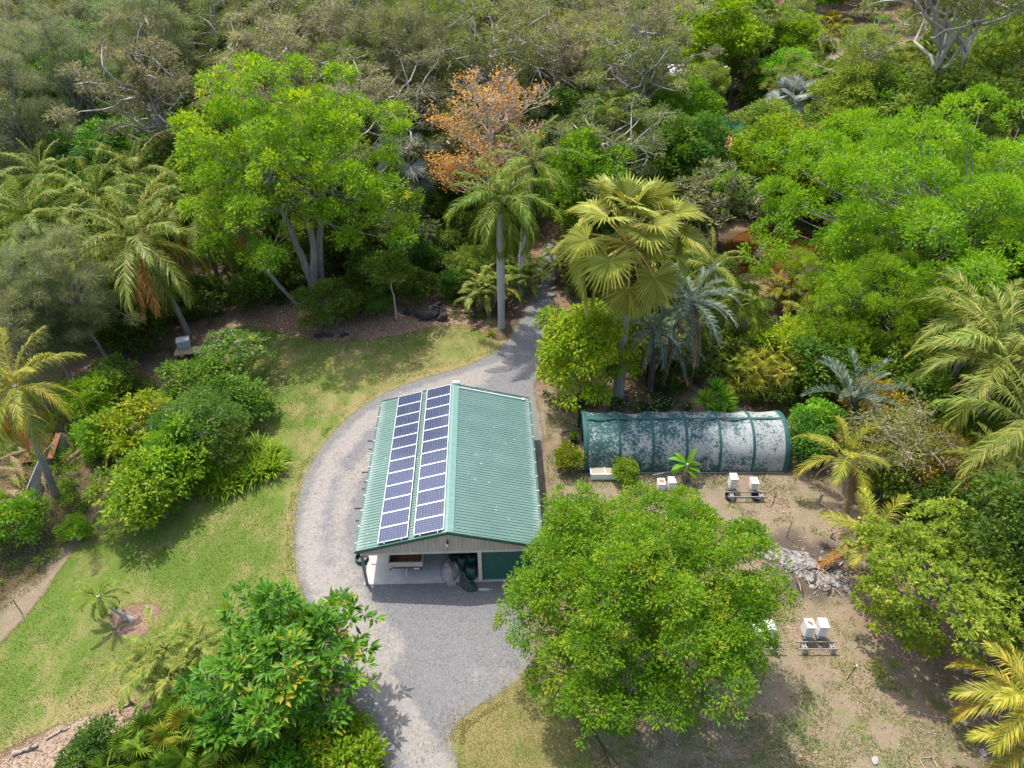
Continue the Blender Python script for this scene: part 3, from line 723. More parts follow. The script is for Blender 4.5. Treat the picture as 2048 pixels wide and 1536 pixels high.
def at_crown(px, py, zc):
    p = G(px, py, zc); return (p.x, p.y, 0)

# ---- palms
def frond_mesh(key, seed, L=3.6, n=44, lw=.05, ll=.75, e0=60, bend=95, leaf='palm_green', ldroop=.45, petiole=.14, rach=.035, vee=.25, twist=.0):
    """pinnate frond along +X; e0 = start elevation, bend = total downward bend in degrees"""
    rng = np.random.default_rng(seed); ns = 26
    tt = np.linspace(0, 1, ns); el = np.radians(e0 - bend * tt ** 1.3); st = L / (ns - 1)
    P = np.zeros((ns, 3)); P[1:, 0] = np.cumsum(np.cos(el[:-1]) * st); P[1:, 2] = np.cumsum(np.sin(el[:-1]) * st)
    P[:, 1] = np.sin(tt * 2) * .12 * L * (rng.random() - .5)
    mb = MB(); mb.tube(P[::3], np.linspace(rach, rach * .25, len(P[::3])), 4, cap=False, tone=.85)
    u = np.linspace(petiole, .995, n); fi = u * (ns - 1); i0 = np.clip(fi.astype(int), 0, ns - 2); fr = (fi - i0)[:, None]
    B = P[i0] * (1 - fr) + P[i0 + 1] * fr; T = unit(P[i0 + 1] - P[i0]); Y = np.array([0, 1.0, 0]); Un = np.cross(T, Y)
    prof = np.clip(np.sin(np.pi * (.12 + .80 * (u - petiole) / (1 - petiole))) ** .7, .15, 1)
    for sd in (-1, 1):
        ln = ll * prof * (1 + rng.normal(0, .08, n)); f = np.radians(58 - 34 * u)[:, None] + rng.normal(0, .08, (n, 1))
        D = unit(T * np.cos(f) + sd * Y * np.sin(f) + Un * vee * np.where(rng.random((n, 1)) < .5, 1, .5))
        g = np.array([0, 0, -1.0])
        S = unit(np.cross(D, np.array([0, 0, 1.0]) + T * .3)) * lw / 2
        dr = ldroop * (.45 + 1.1 * rng.random(n)); m1 = B + D * (ln * .5)[:, None] + g * (dr * ln * .16)[:, None]
        D2 = unit(D + g * (dr * 1.5)[:, None])
        tip = m1 + D2 * (ln * .5)[:, None]
        V = np.stack([B - S * .6, B + S * .6, m1 + S, m1 - S, tip], 1).reshape(-1, 3); j = np.arange(n) * 5
        tn = np.clip(rng.random(n) ** 1.3 + .1 * rng.random(), 0, 1)
        mb.add(V, np.stack([j, j + 1, j + 2, j + 3], 1), tn); mb.add(V, np.stack([j + 3, j + 2, j + 4], 1), tn)
    return mb.mesh(key, leaf)
def fan_mesh(key, seed, pet=1.4, R=1.1, seg=30, e0=50, bend=60, leaf='palm_talipot', spread=265, split=.6, tipdroop=.25, prad=.03, fold=.05, costa=.35):
    rng = np.random.default_rng(seed)
    n = 8; tt = np.linspace(0, 1, n); el = np.radians(e0 - bend * .6 * tt); st = pet / (n - 1)
    P = np.zeros((n, 3)); P[1:, 0] = np.cumsum(np.cos(el[:-1]) * st); P[1:, 2] = np.cumsum(np.sin(el[:-1]) * st)
    mb = MB(); mb.tube(P, np.linspace(prad * 1.4, prad * .7, n), 4, cap=False, tone=.9)
    e = np.radians(e0 - bend); X = np.array([math.cos(e), 0, math.sin(e)]); Y = np.array([0, 1.0, 0]); Z = np.cross(X, Y)
    if Z[2] < 0: Z = -Z
    a = np.radians(np.linspace(-spread / 2, spread / 2, seg + 1)); H = P[-1]
    def pt(ang, rr, lift):
        ang = np.asarray(ang)[:, None]; rr = np.asarray(rr)[:, None]
        cup = (np.abs(np.sin(ang)) * .38 - costa * np.cos(ang) * rr * .35) * rr * .8      # sides folded up, middle arching down
        return H + X * np.cos(ang) * rr + Y * np.sin(ang) * rr + Z * (cup + lift)
    am = (a[:-1] + a[1:]) / 2; lenm = R * (.82 + .18 * np.cos(am * .55)) * (1 + rng.normal(0, .04, seg))
    c = np.repeat(H[None], seg, 0); eL = pt(a[:-1], lenm * split, -fold); eR = pt(a[1:], lenm * split, -fold); md = pt(am, lenm * (split + .02), fold)
    tip = pt(am + rng.normal(0, .02, seg), lenm, 0) + np.array([0, 0, -1.0]) * (tipdroop * lenm * (.5 + rng.random(seg)))[:, None] * .6
    V = np.stack([c, eL, md, eR, tip], 1).reshape(-1, 3); j = np.arange(seg) * 5
    tn = np.clip(rng.random(seg) * .8, 0, 1)
    for q in ((0, 1, 2), (0, 2, 3), (1, 4, 2), (2, 4, 3)): mb.add(V, np.stack([j + x for x in q], 1), tn)
    return mb.mesh(key, leaf)
FR = {}
def frond_set(key, leaf, kind='feather', n=10, hi=78, lo=-15, **kw):
    """variants from young and upright to old and low"""
    out = []
    for i in range(n):
        f = i / (n - 1); e0 = hi + (lo - hi) * f
        if kind == 'feather': out.append(frond_mesh(f'{key}_frond', 100 + i, e0=e0, leaf=leaf, **{**dict(bend=55 + 60 * f), **kw}))
        else: out.append(fan_mesh(f'{key}_fan', 200 + i, e0=e0, leaf=leaf, **{**dict(bend=25 + 55 * f), **kw}))
    FR[key] = out
frond_set('queen', 'palm_olive', L=4.2, n=46, ll=1.0, lw=.045, ldroop=1.3, vee=.35, lo=-40, hi=80)
frond_set('royal', 'palm_royal', L=4.6, n=58, ll=1.2, lw=.055, ldroop=1.1, vee=.45, lo=-55, hi=80)
frond_set('cocos', 'palm_olive', L=3.4, n=38, ll=.85, lw=.045, ldroop=.5, lo=0, hi=80)
frond_set('areca', 'palm_green', L=2.6, n=30, ll=.6, lw=.06, ldroop=.35, lo=15, hi=80, rach=.022)
frond_set('gold', 'palm_gold', L=3.2, n=36, ll=.8, lw=.05, ldroop=.5, lo=10, hi=80, rach=.03)
frond_set('phoenix', 'palm_olive', L=1.9, n=40, ll=.38, lw=.03, ldroop=.25, lo=-25, hi=75, rach=.02)
frond_set('cycad', 'palm_blue', L=3.0, n=64, ll=.42, lw=.04, ldroop=.12, lo=-15, hi=70, petiole=.1, rach=.03, vee=.5)
frond_set('triangle', 'palm_blue', L=3.4, n=56, ll=.6, lw=.05, ldroop=.1, lo=35, hi=78, bend=70, petiole=.1, rach=.04, vee=.9)
frond_set('foxtail', 'palm_olive', L=2.7, n=80, ll=.5, lw=.032, ldroop=.35, lo=-10, hi=70, vee=.8)
frond_set('talipot', 'palm_talipot', 'fan', n=12, pet=3.0, R=1.95, seg=34, hi=84, lo=-65, prad=.07, split=.55, fold=.05, tipdroop=.25, spread=280)
frond_set('silver', 'palm_silver', 'fan', n=8, pet=1.6, R=1.5, seg=30, hi=75, lo=-20, prad=.05, split=.62, fold=.05, tipdroop=.06, spread=270)
frond_set('livi', 'palm_olive', 'fan', n=8, pet=1.5, R=1.05, seg=30, hi=75, lo=-30, prad=.025, split=.45, tipdroop=.55, spread=270)
frond_set('rhapis', 'palm_gold', 'fan', n=6, pet=.5, R=.72, seg=9, hi=65, lo=-30, prad=.012, split=.25, tipdroop=.3, spread=220, fold=.02)
FR['dead'] = [frond_mesh('dead_frond', 300 + i, L=3.2, n=30, ll=.6, lw=.045, e0=-35 - 12 * i, bend=45, leaf='palm_dead', ldroop=.6) for i in range(3)]
FR['deadfan'] = [fan_mesh('dead_fan', 310 + i, pet=1.2, R=.9, seg=22, e0=-45 - 10 * i, bend=35, leaf='palm_dead', tipdroop=.3) for i in range(3)]
FR['rust'] = [frond_mesh('rust_frond', 320 + i, L=3.4, n=36, ll=.7, lw=.05, e0=-25 - 10 * i, bend=50, leaf='frond_rust', ldroop=.7) for i in range(3)]

def fronds(th, top, key, count, rng, scale=1.0, leaf=None, dead=0, deadkey='dead', arc=None, fr_from=0.0, fr_to=1.0):
    S = FR[key]; nv = len(S); a0 = rng.random() * 6.28
    for i in range(count):
        f = fr_from + (fr_to - fr_from) * (i + rng.random() * .6) / count
        az = a0 + i * 2.39996 + rng.normal(0, .15)
        if arc: az = arc[0] + (arc[1] - arc[0]) * ((i * .618) % 1)
        me = S[min(nv - 1, int(f * nv))]; s = scale * (.88 + .24 * rng.random()) * (.8 + .2 * min(1, f * 3))
        o = obj('frond', me, th, (top[0] + .08 * math.cos(az), top[1] + .08 * math.sin(az), top[2] - .25 * f * scale), (rng.normal(0, .06), rng.normal(0, .06), az), s)
        if leaf: setmat(o, leaf)
    for i in range(dead):
        az = rng.random() * 6.28 if not arc else arc[0] + (arc[1] - arc[0]) * rng.random()
        me = FR[deadkey][i % len(FR[deadkey])]
        o = obj('dead_frond', me, th, (top[0] + .1 * math.cos(az), top[1] + .1 * math.sin(az), top[2] - .35 * scale), (0, 0, az), scale * (.8 + .3 * rng.random()))
def palm(key, name, label, base, top, count=20, scale=1.0, r=.18, bark='bark_palm', seed=0, leaf=None, dead=1, deadkey='dead', shaft=None, curve=.3, group=None, fr_from=0.0, fr_to=1.0, arc=None, boots=False):
    """base, top: world vectors"""
    rng = np.random.default_rng(seed + 1000)
    base = Vector(base); top = Vector(top) - base
    th = thing(name, label, 'palm', (base.x, base.y, 0), 0, group)
    tp = np.array(top); mid = np.array([tp[0] * (.5 - curve), tp[1] * (.5 - curve), tp[2] * .5])
    P = bez(np.zeros(3), mid, tp, 14); P[0, 2] = -.05
    rad = np.linspace(r * 1.15, r * .85, 14); rad[0] *= 1.3
    if shaft == 'bulge': rad = r * (1.0 + .25 * np.sin(np.linspace(0, np.pi, 14))); rad[0] *= 1.25
    mb = MB(); mb.tube(P, rad, 10); mb.build('trunk', bark, th, True)
    if shaft:
        d = unit(P[-1] - P[-2]); mb = MB(); mb.tube(np.array([P[-1] - d * .1, P[-1] + d * .6, P[-1] + d * 1.3]), [r * 1.0, r * 1.05, r * .5], 10); mb.build('crownshaft', 'shaft_green', th, True); tp = P[-1] + d * 1.1
    if boots:
        mb = MB()
        for i in range(16):
            az = i * 2.4; z = -.1 - .09 * i * scale * .6
            mb.tube(np.array([(0, 0, z), (math.cos(az) * (r + .1), math.sin(az) * (r + .1), z + .18), (math.cos(az) * (r + .3), math.sin(az) * (r + .3), z + .38)]) + tp, [.07, .06, .03], 4)
        stuff(mb.build('leaf_bases', 'bark_dark', th))
    fronds(th, tp, key, count, rng, scale, leaf, dead, deadkey, arc, fr_from, fr_to)
    return th
plain('shaft_green', (.12, .20, .07), .4)
def palm_px(key, name, label, bpx, tpx, lean_y=0.0, **kw):
    B = G(*bpx); T = onY(tpx[0], tpx[1], B.y + lean_y); return palm(key, name, label, B, T, **kw)
def palm_top(key, name, label, tpx, z, off=(0, 0), **kw):
    T = G(tpx[0], tpx[1], z); return palm(key, name, label, (T.x + off[0], T.y + off[1], 0), T, **kw)
def clump_palm(key, name, label, px, py, stems, h, spread, count=9, scale=1.0, seed=0, leaf=None, r=.05, dead=0, bark='bark_palm', group=None, fr_to=1.0):
    rng = np.random.default_rng(seed + 50); B = G(px, py); th = thing(name, label, 'palm', (B.x, B.y, 0), 0, group)
    for i in range(stems):
        a = i * 2.4; rr = spread * math.sqrt((i + .3) / stems); b = np.array([math.cos(a) * rr * .5, math.sin(a) * rr * .5, -.03]); hh = h * (.65 + .5 * rng.random())
        tp = np.array([math.cos(a) * rr, math.sin(a) * rr, hh])
        mb = MB(); mb.tube(bez(b, (b + tp) / 2 + np.array([0, 0, .1]), tp, 6), r, 6); mb.build('stem', bark, th, True)
        fronds(th, tp, key, count, rng, scale * (.85 + .3 * rng.random()), leaf, dead if i % 2 == 0 else 0, fr_to=fr_to)
    return th
# ================================================================== PLANT LIBRARY
make_tree('neem', 3, 5.75, 5.6, 4.1, k=90, lr=.195, clumps=58, nl=28, L=.145, W=.062, leaf='leaf_neem', bark='bark_brown', trunk_r=.28, clump_r=.28, droop=.35, flat=.65, low=-.5, twig=2, shell=.17, lift=-.15, limb_r=.07, jit=.2)
make_tree('dome', 5, 3.9, 3.7, 3.2, k=36, lr=.27, clumps=46, nl=13, L=.22, W=.085, leaf='leaf_dome', bark='bark_grey', trunk_r=.2, clump_r=.24, low=-.6, flat=.8, droop=.2, whorl=1)
make_tree('bigleaf', 8, 3.0, 3.2, 2.7, k=24, lr=.29, clumps=26, nl=11, L=.38, W=.13, leaf='leaf_gloss', bark='bark_grey', trunk_r=.14, clump_r=.3, low=-.4, whorl=1, twig=6)
make_tree('bigtree', 11, 9.0, 10.6, 7.4, k=92, lr=.165, clumps=26, nl=26, L=.27, W=.13, leaf='leaf_bright', bark='bark_grey', trunk_r=.42, stems=3, clump_r=.46, low=-.6, flat=.7, shell=.2, jit=.35, lift=-.1, limb_r=.1)
make_tree('poinciana', 13, 12.5, 6.6, 5.2, k=160, lr=.125, clumps=27, nl=26, L=.26, W=.10, leaf='leaf_fresh', bark='bark_grey', trunk_r=.5, clump_r=.46, low=-.3, flat=.58, stems=2, droop=.1, twig=2, shell=.25, jit=.35, lift=-.15, limb_r=.14, fork=.3)
for i in range(4):
    make_tree(f'gum{i}', 20 + i, 4.6 + .4 * i, 11.5 + i, 5.2, k=34, lr=.21, clumps=17, nl=17, L=.32, W=.10, leaf='leaf_gum', bark='bark_gum', trunk_r=.26, clump_r=.42, low=-.6, shell=.4, hang=.15, twig=4, twig_r=.036, limb_r=.15, jit=.6, fork=.35, stems=1 + i % 2, limb_amp=.45, frac=1.02)
for i in range(2):
    make_tree(f'casu{i}', 30 + i, 2.6, 6.0, 5.2, k=52, lr=.2, clumps=26, nl=15, L=.36, W=.028, leaf='leaf_needle', bark='bark_grey', trunk_r=.16, clump_r=.26, low=-.8, shell=.45, hang=.15, fork=.2, twig=4, twig_r=.02, jit=.5)
for i in range(3):
    make_tree(f'green{i}', 40 + i, 3.6, 5.0 + i * .6, 3.6, k=28, lr=.30, clumps=40, nl=10, L=.30, W=.14, leaf='leaf_mid', bark='bark_grey', trunk_r=.18, clump_r=.36, low=-.6)
for i in range(3):
    make_tree(f'shrub{i}', 50 + i, 1.6, 1.35, 1.25, k=16, lr=.36, clumps=34, nl=9, L=.19, W=.085, leaf='leaf_mid', bark='bark_brown', trunk_r=.05, stems=3, clump_r=.2, low=-.75)
make_tree('layered', 55, 2.0, 1.9, 1.8, k=30, lr=.26, clumps=40, nl=9, L=.17, W=.06, leaf='leaf_dark', trunk_r=.08, stems=3, clump_r=.24, low=-.8, flat=.35, droop=.4)
make_tree('fern', 56, 2.2, 2.9, 1.5, k=22, lr=.25, clumps=44, nl=12, L=.16, W=.05, leaf='leaf_mid', bark='bark_pale', trunk_r=.07, clump_r=.28, low=-.2, flat=.3, stems=2, twig=2)
make_tree('sparse', 57, 1.9, 2.4, 1.5, k=20, lr=.26, clumps=12, nl=8, L=.24, W=.10, leaf='leaf_mid', bark='bark_pale', trunk_r=.07, clump_r=.26, low=-.4, stems=3, twig=6, twig_r=.018, whorl=1)
make_tree('lime', 58, 2.7, 3.1, 2.7, k=34, lr=.27, clumps=44, nl=11, L=.22, W=.09, leaf='leaf_lime', bark='bark_grey', trunk_r=.16, clump_r=.26, low=-.75, droop=.6, stems=2)
make_tree('slim', 59, 1.5, 4.6, 1.2, k=12, lr=.36, clumps=30, nl=9, L=.24, W=.1, leaf='leaf_dark', bark='bark_pale', trunk_r=.09, clump_r=.24, low=-.3)
make_tree('dryshrub', 60, 2.4, 2.6, 2.2, k=26, lr=.28, clumps=26, nl=9, L=.17, W=.055, leaf='leaf_gum', bark='bark_pale', trunk_r=.09, stems=4, clump_r=.3, low=-.7, twig=7, twig_r=.02, shell=.5)

# ---- bare orange-leaved tree: recursive twigs
def bare_tree(key, seed):
    rng = np.random.default_rng(seed); tb, bb, lb = MB(), MB(), MB(); tips = []
    P = wiggle(rng, bez(np.zeros(3), np.array([.1, 0, 7]), np.array([.3, 0, 14.0]), 15), .05); P[0, 2] = -.05
    tb.tube(P, np.linspace(.26, .05, 15), 8)
    def grow(p, d, L, r, dep):
        n = 4; pts = [p]; dd = d.copy()
        for _ in range(n):
            dd = unit(dd + rng.normal(0, .16, 3) + np.array([0, 0, .05])); pts.append(pts[-1] + dd * L / n)
        bb.tube(np.array(pts), np.linspace(r, r * .55, n + 1), 5 if dep > 2 else 3, cap=False)
        if dep == 0: tips.append(pts[-1]); return
        for k in range(3):
            q = pts[2 + k] if k < 2 else pts[-1]; s = 1 if k % 2 else -1
            side = unit(np.cross(dd, np.array([0, 0, 1.0]) + rng.normal(0, .3, 3)))
            grow(q, unit(dd * .75 + side * s * (.65 if k < 2 else .15) + np.array([0, 0, .22])), L * (.62 + .12 * rng.random()), max(.026, r * .6), dep - 1)
    for i in range(19):
        z = 5.0 + i * .48; a = i * 2.4; reach = 4.1 * (1 - ((z - 7.5) / 8.5) ** 2 * .8) * (.8 + .3 * rng.random())
        p = P[min(14, int(z / 14 * 14))] * 1.0; grow(p, unit(np.array([math.cos(a), math.sin(a), .22 + .05 * i])), reach * .62, .085, 4)
    tips = np.array(tips); keep = (rng.random(len(tips)) < np.clip(.55 + .8 * (-tips[:, 0] / 4.5) - .09 * (tips[:, 2] - 9), .2, .95))
    T = np.repeat(tips[keep], 9, 0); m_ = len(T)
    leaves(lb, T + rng.normal(0, .22, (m_, 3)), unit(rng.normal(size=(m_, 3)) + [0, 0, -.3]), unit(rng.normal(size=(m_, 3)) + [0, 0, 1]), .17 * (.7 + .6 * rng.random(m_)), .11 * np.ones(m_), rng.random(m_))
    LIB[key] = [('trunk', tb.mesh(key + '_trunk', 'bark_pale', True)), ('branches', bb.mesh(key + '_branches', 'bark_twig')), ('crown', lb.mesh(key + '_leaves', 'leaf_orange'))]
bare_tree('orange', 4)
# ---- strap-leaved clump, rosettes, banana, big-leaf climber
def blades(mb, rng, centres, n, L, W, e_lo=25, e_hi=85, bend=70, seg=4):
    for c in centres:
        for i in range(n):
            az = rng.random() * 6.28; e0 = math.radians(e_lo + (e_hi - e_lo) * rng.random()); ln = L * (.65 + .5 * rng.random()); tt = np.linspace(0, 1, seg + 1)
            el = e0 - math.radians(bend) * tt ** 1.4 * (.5 + rng.random()); st = ln / seg
            q = np.zeros((seg + 1, 2)); q[1:, 0] = np.cumsum(np.cos(el[:-1])) * st; q[1:, 1] = np.cumsum(np.sin(el[:-1])) * st
            Pc = np.column_stack([q[:, 0] * math.cos(az), q[:, 0] * math.sin(az), q[:, 1]]) + c
            S = np.array([-math.sin(az), math.cos(az), 0]); wv = W / 2 * np.array([.7, 1, .95, .65, .08])[:seg + 1]
            V = np.concatenate([Pc - S * wv[:, None], Pc + S * wv[:, None]]); k = np.arange(seg)
            mb.add(V, np.stack([k, k + 1, k + seg + 2, k + seg + 1], 1), min(1, rng.random() * .8 + .1))
rng = np.random.default_rng(7)
cs = [np.array([x, y, 0]) for x, y in zip(*(lambda a, r: (r * np.cos(a) * 2.6, r * np.sin(a) * 1.5))(rng.random(90) * 6.28, np.sqrt(rng.random(90))))]
mb = MB(); blades(mb, rng, cs, 22, 1.35, .085, 35, 88, 75); LIB['strap'] = [('leaves', mb.mesh('strap_leaves', 'leaf_strap'))]
mb = MB(); blades(mb, rng, [np.array([0, 0, 0])], 34, .5, .04, 20, 88, 60); LIB['tuft'] = [('leaves', mb.mesh('tuft_leaves', 'leaf_strap'))]

# ================================================================== PLANTS IN VIEW
OCC = []
def T(key, name, label, cat, px, py, zc, s=1.0, rz=None, leaf=None, group=None, bark=None):
    p = at_crown(px, py, zc * (s if not hasattr(s, '__len__') else s[2])); R = {'neem': 6, 'bigtree': 7, 'poinciana': 10, 'orange': 9}.get(key, 2.5)
    OCC.append((p[0], p[1], R * .7)); sd = hash((px, py)) % 628 / 100 if rz is None else rz
    return place(key, name, label, cat, p, sd, s, group, leaf, bark)
# heroes
T('neem', 'shade_tree', 'broad bright green feathery tree covering the shed front corner', 'tree', 1280, 1200, 5.6, (.98, .95, .98), .4)
T('dome', 'rounded_tree', 'dense rounded tree with pale yellow green leaf tips beside the ash heap', 'tree', 1862, 1170, 3.7, (1.02, 1.02, 1.05), 1.0)
T('bigleaf', 'glossy_tree', 'glossy large leaved tree with leaf rosettes overhanging the driveway bend', 'tree', 572, 1335, 3.2, (1.15, 1.15, 1.12), .2)
T('bigtree', 'spreading_tree', 'tall bright green broadleaf tree with several trunks rising behind the lawn', 'tree', 592, 352, 10.6, (.95, .9, 1.06), .5)
T('poinciana', 'umbrella_tree', 'huge wide spreading tree with fresh green feathery foliage beside the pond', 'tree', 1862, 440, 6.6, (1.02, 1.0, 1.1), .3)
T('poinciana', 'umbrella_tree', 'smaller feathery umbrella tree reaching towards the triangle palm', 'tree', 1750, 605, 6.6, (.55, .5, .62), 1.3)
T('orange', 'bare_tree', 'nearly bare deciduous tree with scattered orange leaves', 'tree', 972, 305, 9.5, (1.42, 1.1, 1.05), 0.0)
# centre
palm_px('royal', 'royal_palm', 'tall royal palm with smooth pale trunk at the driveway edge', (1003, 655), (1000, 425), count=34, r=.27, bark='bark_royal', shaft='bulge', seed=1, scale=1.02, curve=0, dead=0)
palm_px('royal', 'royal_palm', 'darker royal palm half hidden behind the pale trunked palm', (1040, 590), (1062, 350), count=22, r=.25, bark='bark_royal', shaft='bulge', seed=2, scale=.98, dead=0)
palm_px('talipot', 'fan_palm', 'giant olive yellow fan palm with huge pleated leaves', (1236, 800), (1258, 486), count=40, r=.36, seed=3, scale=1.05, deadkey='deadfan', dead=3, bark='bark_grey', boots=True, curve=.1)
T('lime', 'lime_shrub_tree', 'dense yellow green bushy tree at the gravel bend', 'tree', 1168, 702, 3.1, (1.36, 1.25, 1.36), .9)
T('green1', 'bright_tree', 'light green open tree behind the royal palms', 'tree', 1175, 300, 8.0, (1.05, 1.0, 1.3), .4, leaf='leaf_bright')
palm_top('livi', 'fan_palm', 'fan palm with brown skirt behind the giant fan palm', (1232, 235), 11, count=20, r=.16, seed=4, scale=1.5, dead=6, deadkey='deadfan', bark='bark_brown')
palm_top('silver', 'silver_palm', 'silver grey fan palm behind the big broadleaf tree', (815, 330), 7.0, count=18, r=.22, seed=5, scale=1.3, dead=2, deadkey='deadfan', bark='bark_dark')
T('slim', 'young_tree', 'slender young tree with pale trunk at the litter edge', 'tree', 782, 540, 4.6, (1.2, 1.2, 1.0), .3, leaf='leaf_mid')
T('layered', 'layered_shrub', 'dome shaped shrub with layered dark green sprays at the lawn edge', 'shrub', 655, 605, 1.9, (1.35, 1.2, 1.15), .3, leaf='leaf_mid')
for i, (px, py, z, s, lf, lb) in enumerate([
    (745, 540, 2.4, 1.5, 'leaf_dark', 'dark green shrub beside the slender young tree'), (835, 520, 2.2, 1.5, 'leaf_dark', 'dark shrub just left of the fallen leaf bank'),
    (820, 465, 3, 1.9, 'leaf_grey', 'grey green rounded shrub below the orange leaved tree'), (560, 540, 1.8, 1.6, 'leaf_dark', 'dark shrub under the tall broadleaf tree trunks'),
    (690, 470, 2.6, 1.9, 'leaf_dark', 'tall dark shrub under the right side of the broadleaf crown'), (885, 500, 1.6, 1.3, 'leaf_dark', 'low dark shrub behind the black rock pile'),
    (930, 565, 1.6, 1.0, 'leaf_dark', 'dark climber with big lobed leaves at the palm clump'), (700, 590, 1.4, 1.3, 'leaf_dark', 'dark shrub tucked behind the layered dome shrub'), (750, 605, 1.2, .9, 'leaf_mid', 'low green shrub left of the slender young tree foot'), (835, 578, 1.2, 1.1, 'leaf_dark', 'dark shrub above the black rock pile'), (905, 565, 1.2, 1.0, 'leaf_mid', 'green shrub at the top of the fallen leaf bank'), (490, 590, 1.2, 1.1, 'leaf_dark', 'dark shrub left of the bowed palm trunk')]):
    T(f'shrub{i % 3}', 'shrub', lb, 'shrub', px, py, z / s if False else 1.35, s, leaf=lf)
clump_palm('areca', 'clumping_palm', 'bushy clumping palm behind the royal palm trunk', 972, 618, 9, 2.0, 1.5, 8, .85, 6, leaf='palm_olive')
clump_palm('areca', 'clumping_palm', 'clumping palm beside the shaded driveway entrance', 1040, 585, 7, 2.0, 1.2, 8, .8, 7)
clump_palm('areca', 'clumping_palm', 'yellow tipped clumping palm right of the shaded driveway', 1130, 560, 6, 2.2, 1.3, 8, .9, 8, leaf='palm_green')
q = G(982, 672); place('tuft', 'grass_tuft', 'small yellow green strap leaved tuft at the royal palm foot', 'plant', (q.x, q.y, 0), 0, 1.6)
# behind the tunnel
palm_px('cycad', 'cycad', 'grey green cycad with shaggy trunk behind the shade tunnel', (1300, 785), (1310, 655), count=24, r=.22, seed=11, scale=1.0, dead=5, bark='bark_dark')
palm_px('cycad', 'cycad', 'large grey green cycad arching over the shade tunnel', (1395, 765), (1385, 600), count=28, r=.24, seed=12, scale=1.25, dead=5, bark='bark_dark')
palm_px('cycad', 'cycad', 'leaning grey cycad between the giant fan palm and the tunnel', (1335, 775), (1345, 690), count=18, r=.2, seed=13, scale=.9, dead=6, bark='bark_dark')
palm_px('queen', 'feather_palm', 'feather palm with yellow tips left of the pond', (1440, 690), (1425, 530), count=16, r=.16, seed=14, scale=.85, dead=1)
palm_px('livi', 'fan_palm', 'small pale green fan palm beside the pond bank', (1500, 720), (1480, 610), count=16, r=.14, seed=15, scale=1.0, dead=3, deadkey='deadfan', leaf='palm_olive')
for i, (px, py, h) in enumerate([(1475, 790, 2.4), (1530, 790, 2.9), (1580, 770, 3.0), (1500, 740, 2.8), (1620, 790, 2.2)]):
    clump_palm('rhapis', 'lady_palm', ['yellow lady palm clump behind the tunnel middle', 'tall yellow lady palm clump at the tunnel end', 'yellow lady palm clump beside the feathery umbrella tree', 'yellow lady palm clump behind the others near the pond', 'small lady palm clump next to the blue cycad'][i], px, py, 12, h, 1.3, 9, 1.1, 20 + i, r=.025, leaf=['palm_coco', 'palm_gold', 'palm_coco', 'palm_olive', 'palm_olive'][i])
yl = MB(); blades(yl, np.random.default_rng(3), [np.zeros(3)], 75, .95, .07, -20, 90, 12); ym = yl.mesh('rosette', 'leaf_bright')
B = G(1415, 822); yt = thing('yucca', 'spiky yucca with several green rosettes behind the shade tunnel', 'yucca', (B.x, 37.75, 0))
for dx, dy, z in ((-.75, 0, 1.9), (.55, .1, 2.0), (0, .6, 2.4), (.85, -.35, 1.35), (-.1, -.35, 1.3)):
    mb = MB(); mb.tube(np.array([(dx * .3, dy * .3, -.03), (dx * .7, dy * .7, z * .5), (dx, dy, z)]), [.1, .09, .08], 7); mb.build('stem', 'bark_brown', yt, True); obj('rosette', ym, yt, (dx, dy, z), (0, 0, dx * 9), 1.15)
clover = MB(); rng = np.random.default_rng(9)
# right side
palm_px('triangle', 'triangle_palm', 'blue grey palm with stiff upright fronds at the tunnel end', (1725, 870), (1705, 800), count=13, r=.25, seed=31, scale=1.15, dead=0, bark='bark_dark', fr_to=.9)
palm_top('cocos', 'feather_palm', 'large feather palm with long glossy arching fronds above the dry thicket', (2010, 720), 7.5, count=28, r=.22, seed=32, scale=1.6, dead=2)
palm_top('cocos', 'feather_palm', 'feather palm behind the long glossy fronded palm', (1960, 640), 7.5, count=24, r=.2, seed=33, scale=1.35, dead=2)
palm_top('queen', 'feather_palm', 'feather palm with drooping golden fronds at the thicket edge', (2060, 850), 6.5, count=24, r=.2, seed=34, scale=1.3, dead=3)
palm_top('foxtail', 'foxtail_palm', 'bushy foxtail palm above the rounded tree', (1995, 935), 4.8, count=13, r=.14, seed=35, scale=1.1, dead=1)
palm_top('foxtail', 'foxtail_palm', 'bushy foxtail palm right of the other foxtail palm', (2060, 980), 4.5, count=12, r=.14, seed=36, scale=1.0, dead=1)
palm_px('cocos', 'coconut_palm', 'young coconut palm with yellowing fronds near the tunnel end', (1690, 985), (1690, 915), count=13, r=.2, seed=37, scale=.92, dead=2, leaf='palm_coco', bark='bark_palm', fr_to=.9)
palm_px('cocos', 'coconut_palm', 'young coconut palm with rusty dry fronds beside the ash heap', (1752, 1130), (1745, 1075), count=9, r=.2, seed=38, scale=.98, dead=2, deadkey='rust', leaf='palm_coco', fr_to=.7)
palm_top('gold', 'golden_palm', 'golden yellow palm with dense arching fronds over the dry ground', (2060, 1400), 4.2, count=22, r=.14, seed=39, scale=.95, dead=2, leaf='palm_gold')
palm_top('gold', 'golden_palm', 'second golden palm leaning beside the first golden palm', (2075, 1480), 3.2, count=16, r=.12, seed=40, scale=.85, dead=1, leaf='palm_gold')
T('dryshrub', 'dry_thicket', 'twiggy brown green thicket under the feather palms', 'shrub', 1800, 885, 2.6, (1.35, 1.2, 1.2), .6)
T('dryshrub', 'dry_thicket', 'smaller twiggy thicket with yellow leaves near the foxtail palms', 'shrub', 1890, 940, 2.2, 1.0, 1.6, leaf='leaf_yellow')
T('sparse', 'shrub', 'yellow leaved shrub beside the blue cycad', 'shrub', 1745, 800, 2.4, 1.0, .3, leaf='leaf_yellow')
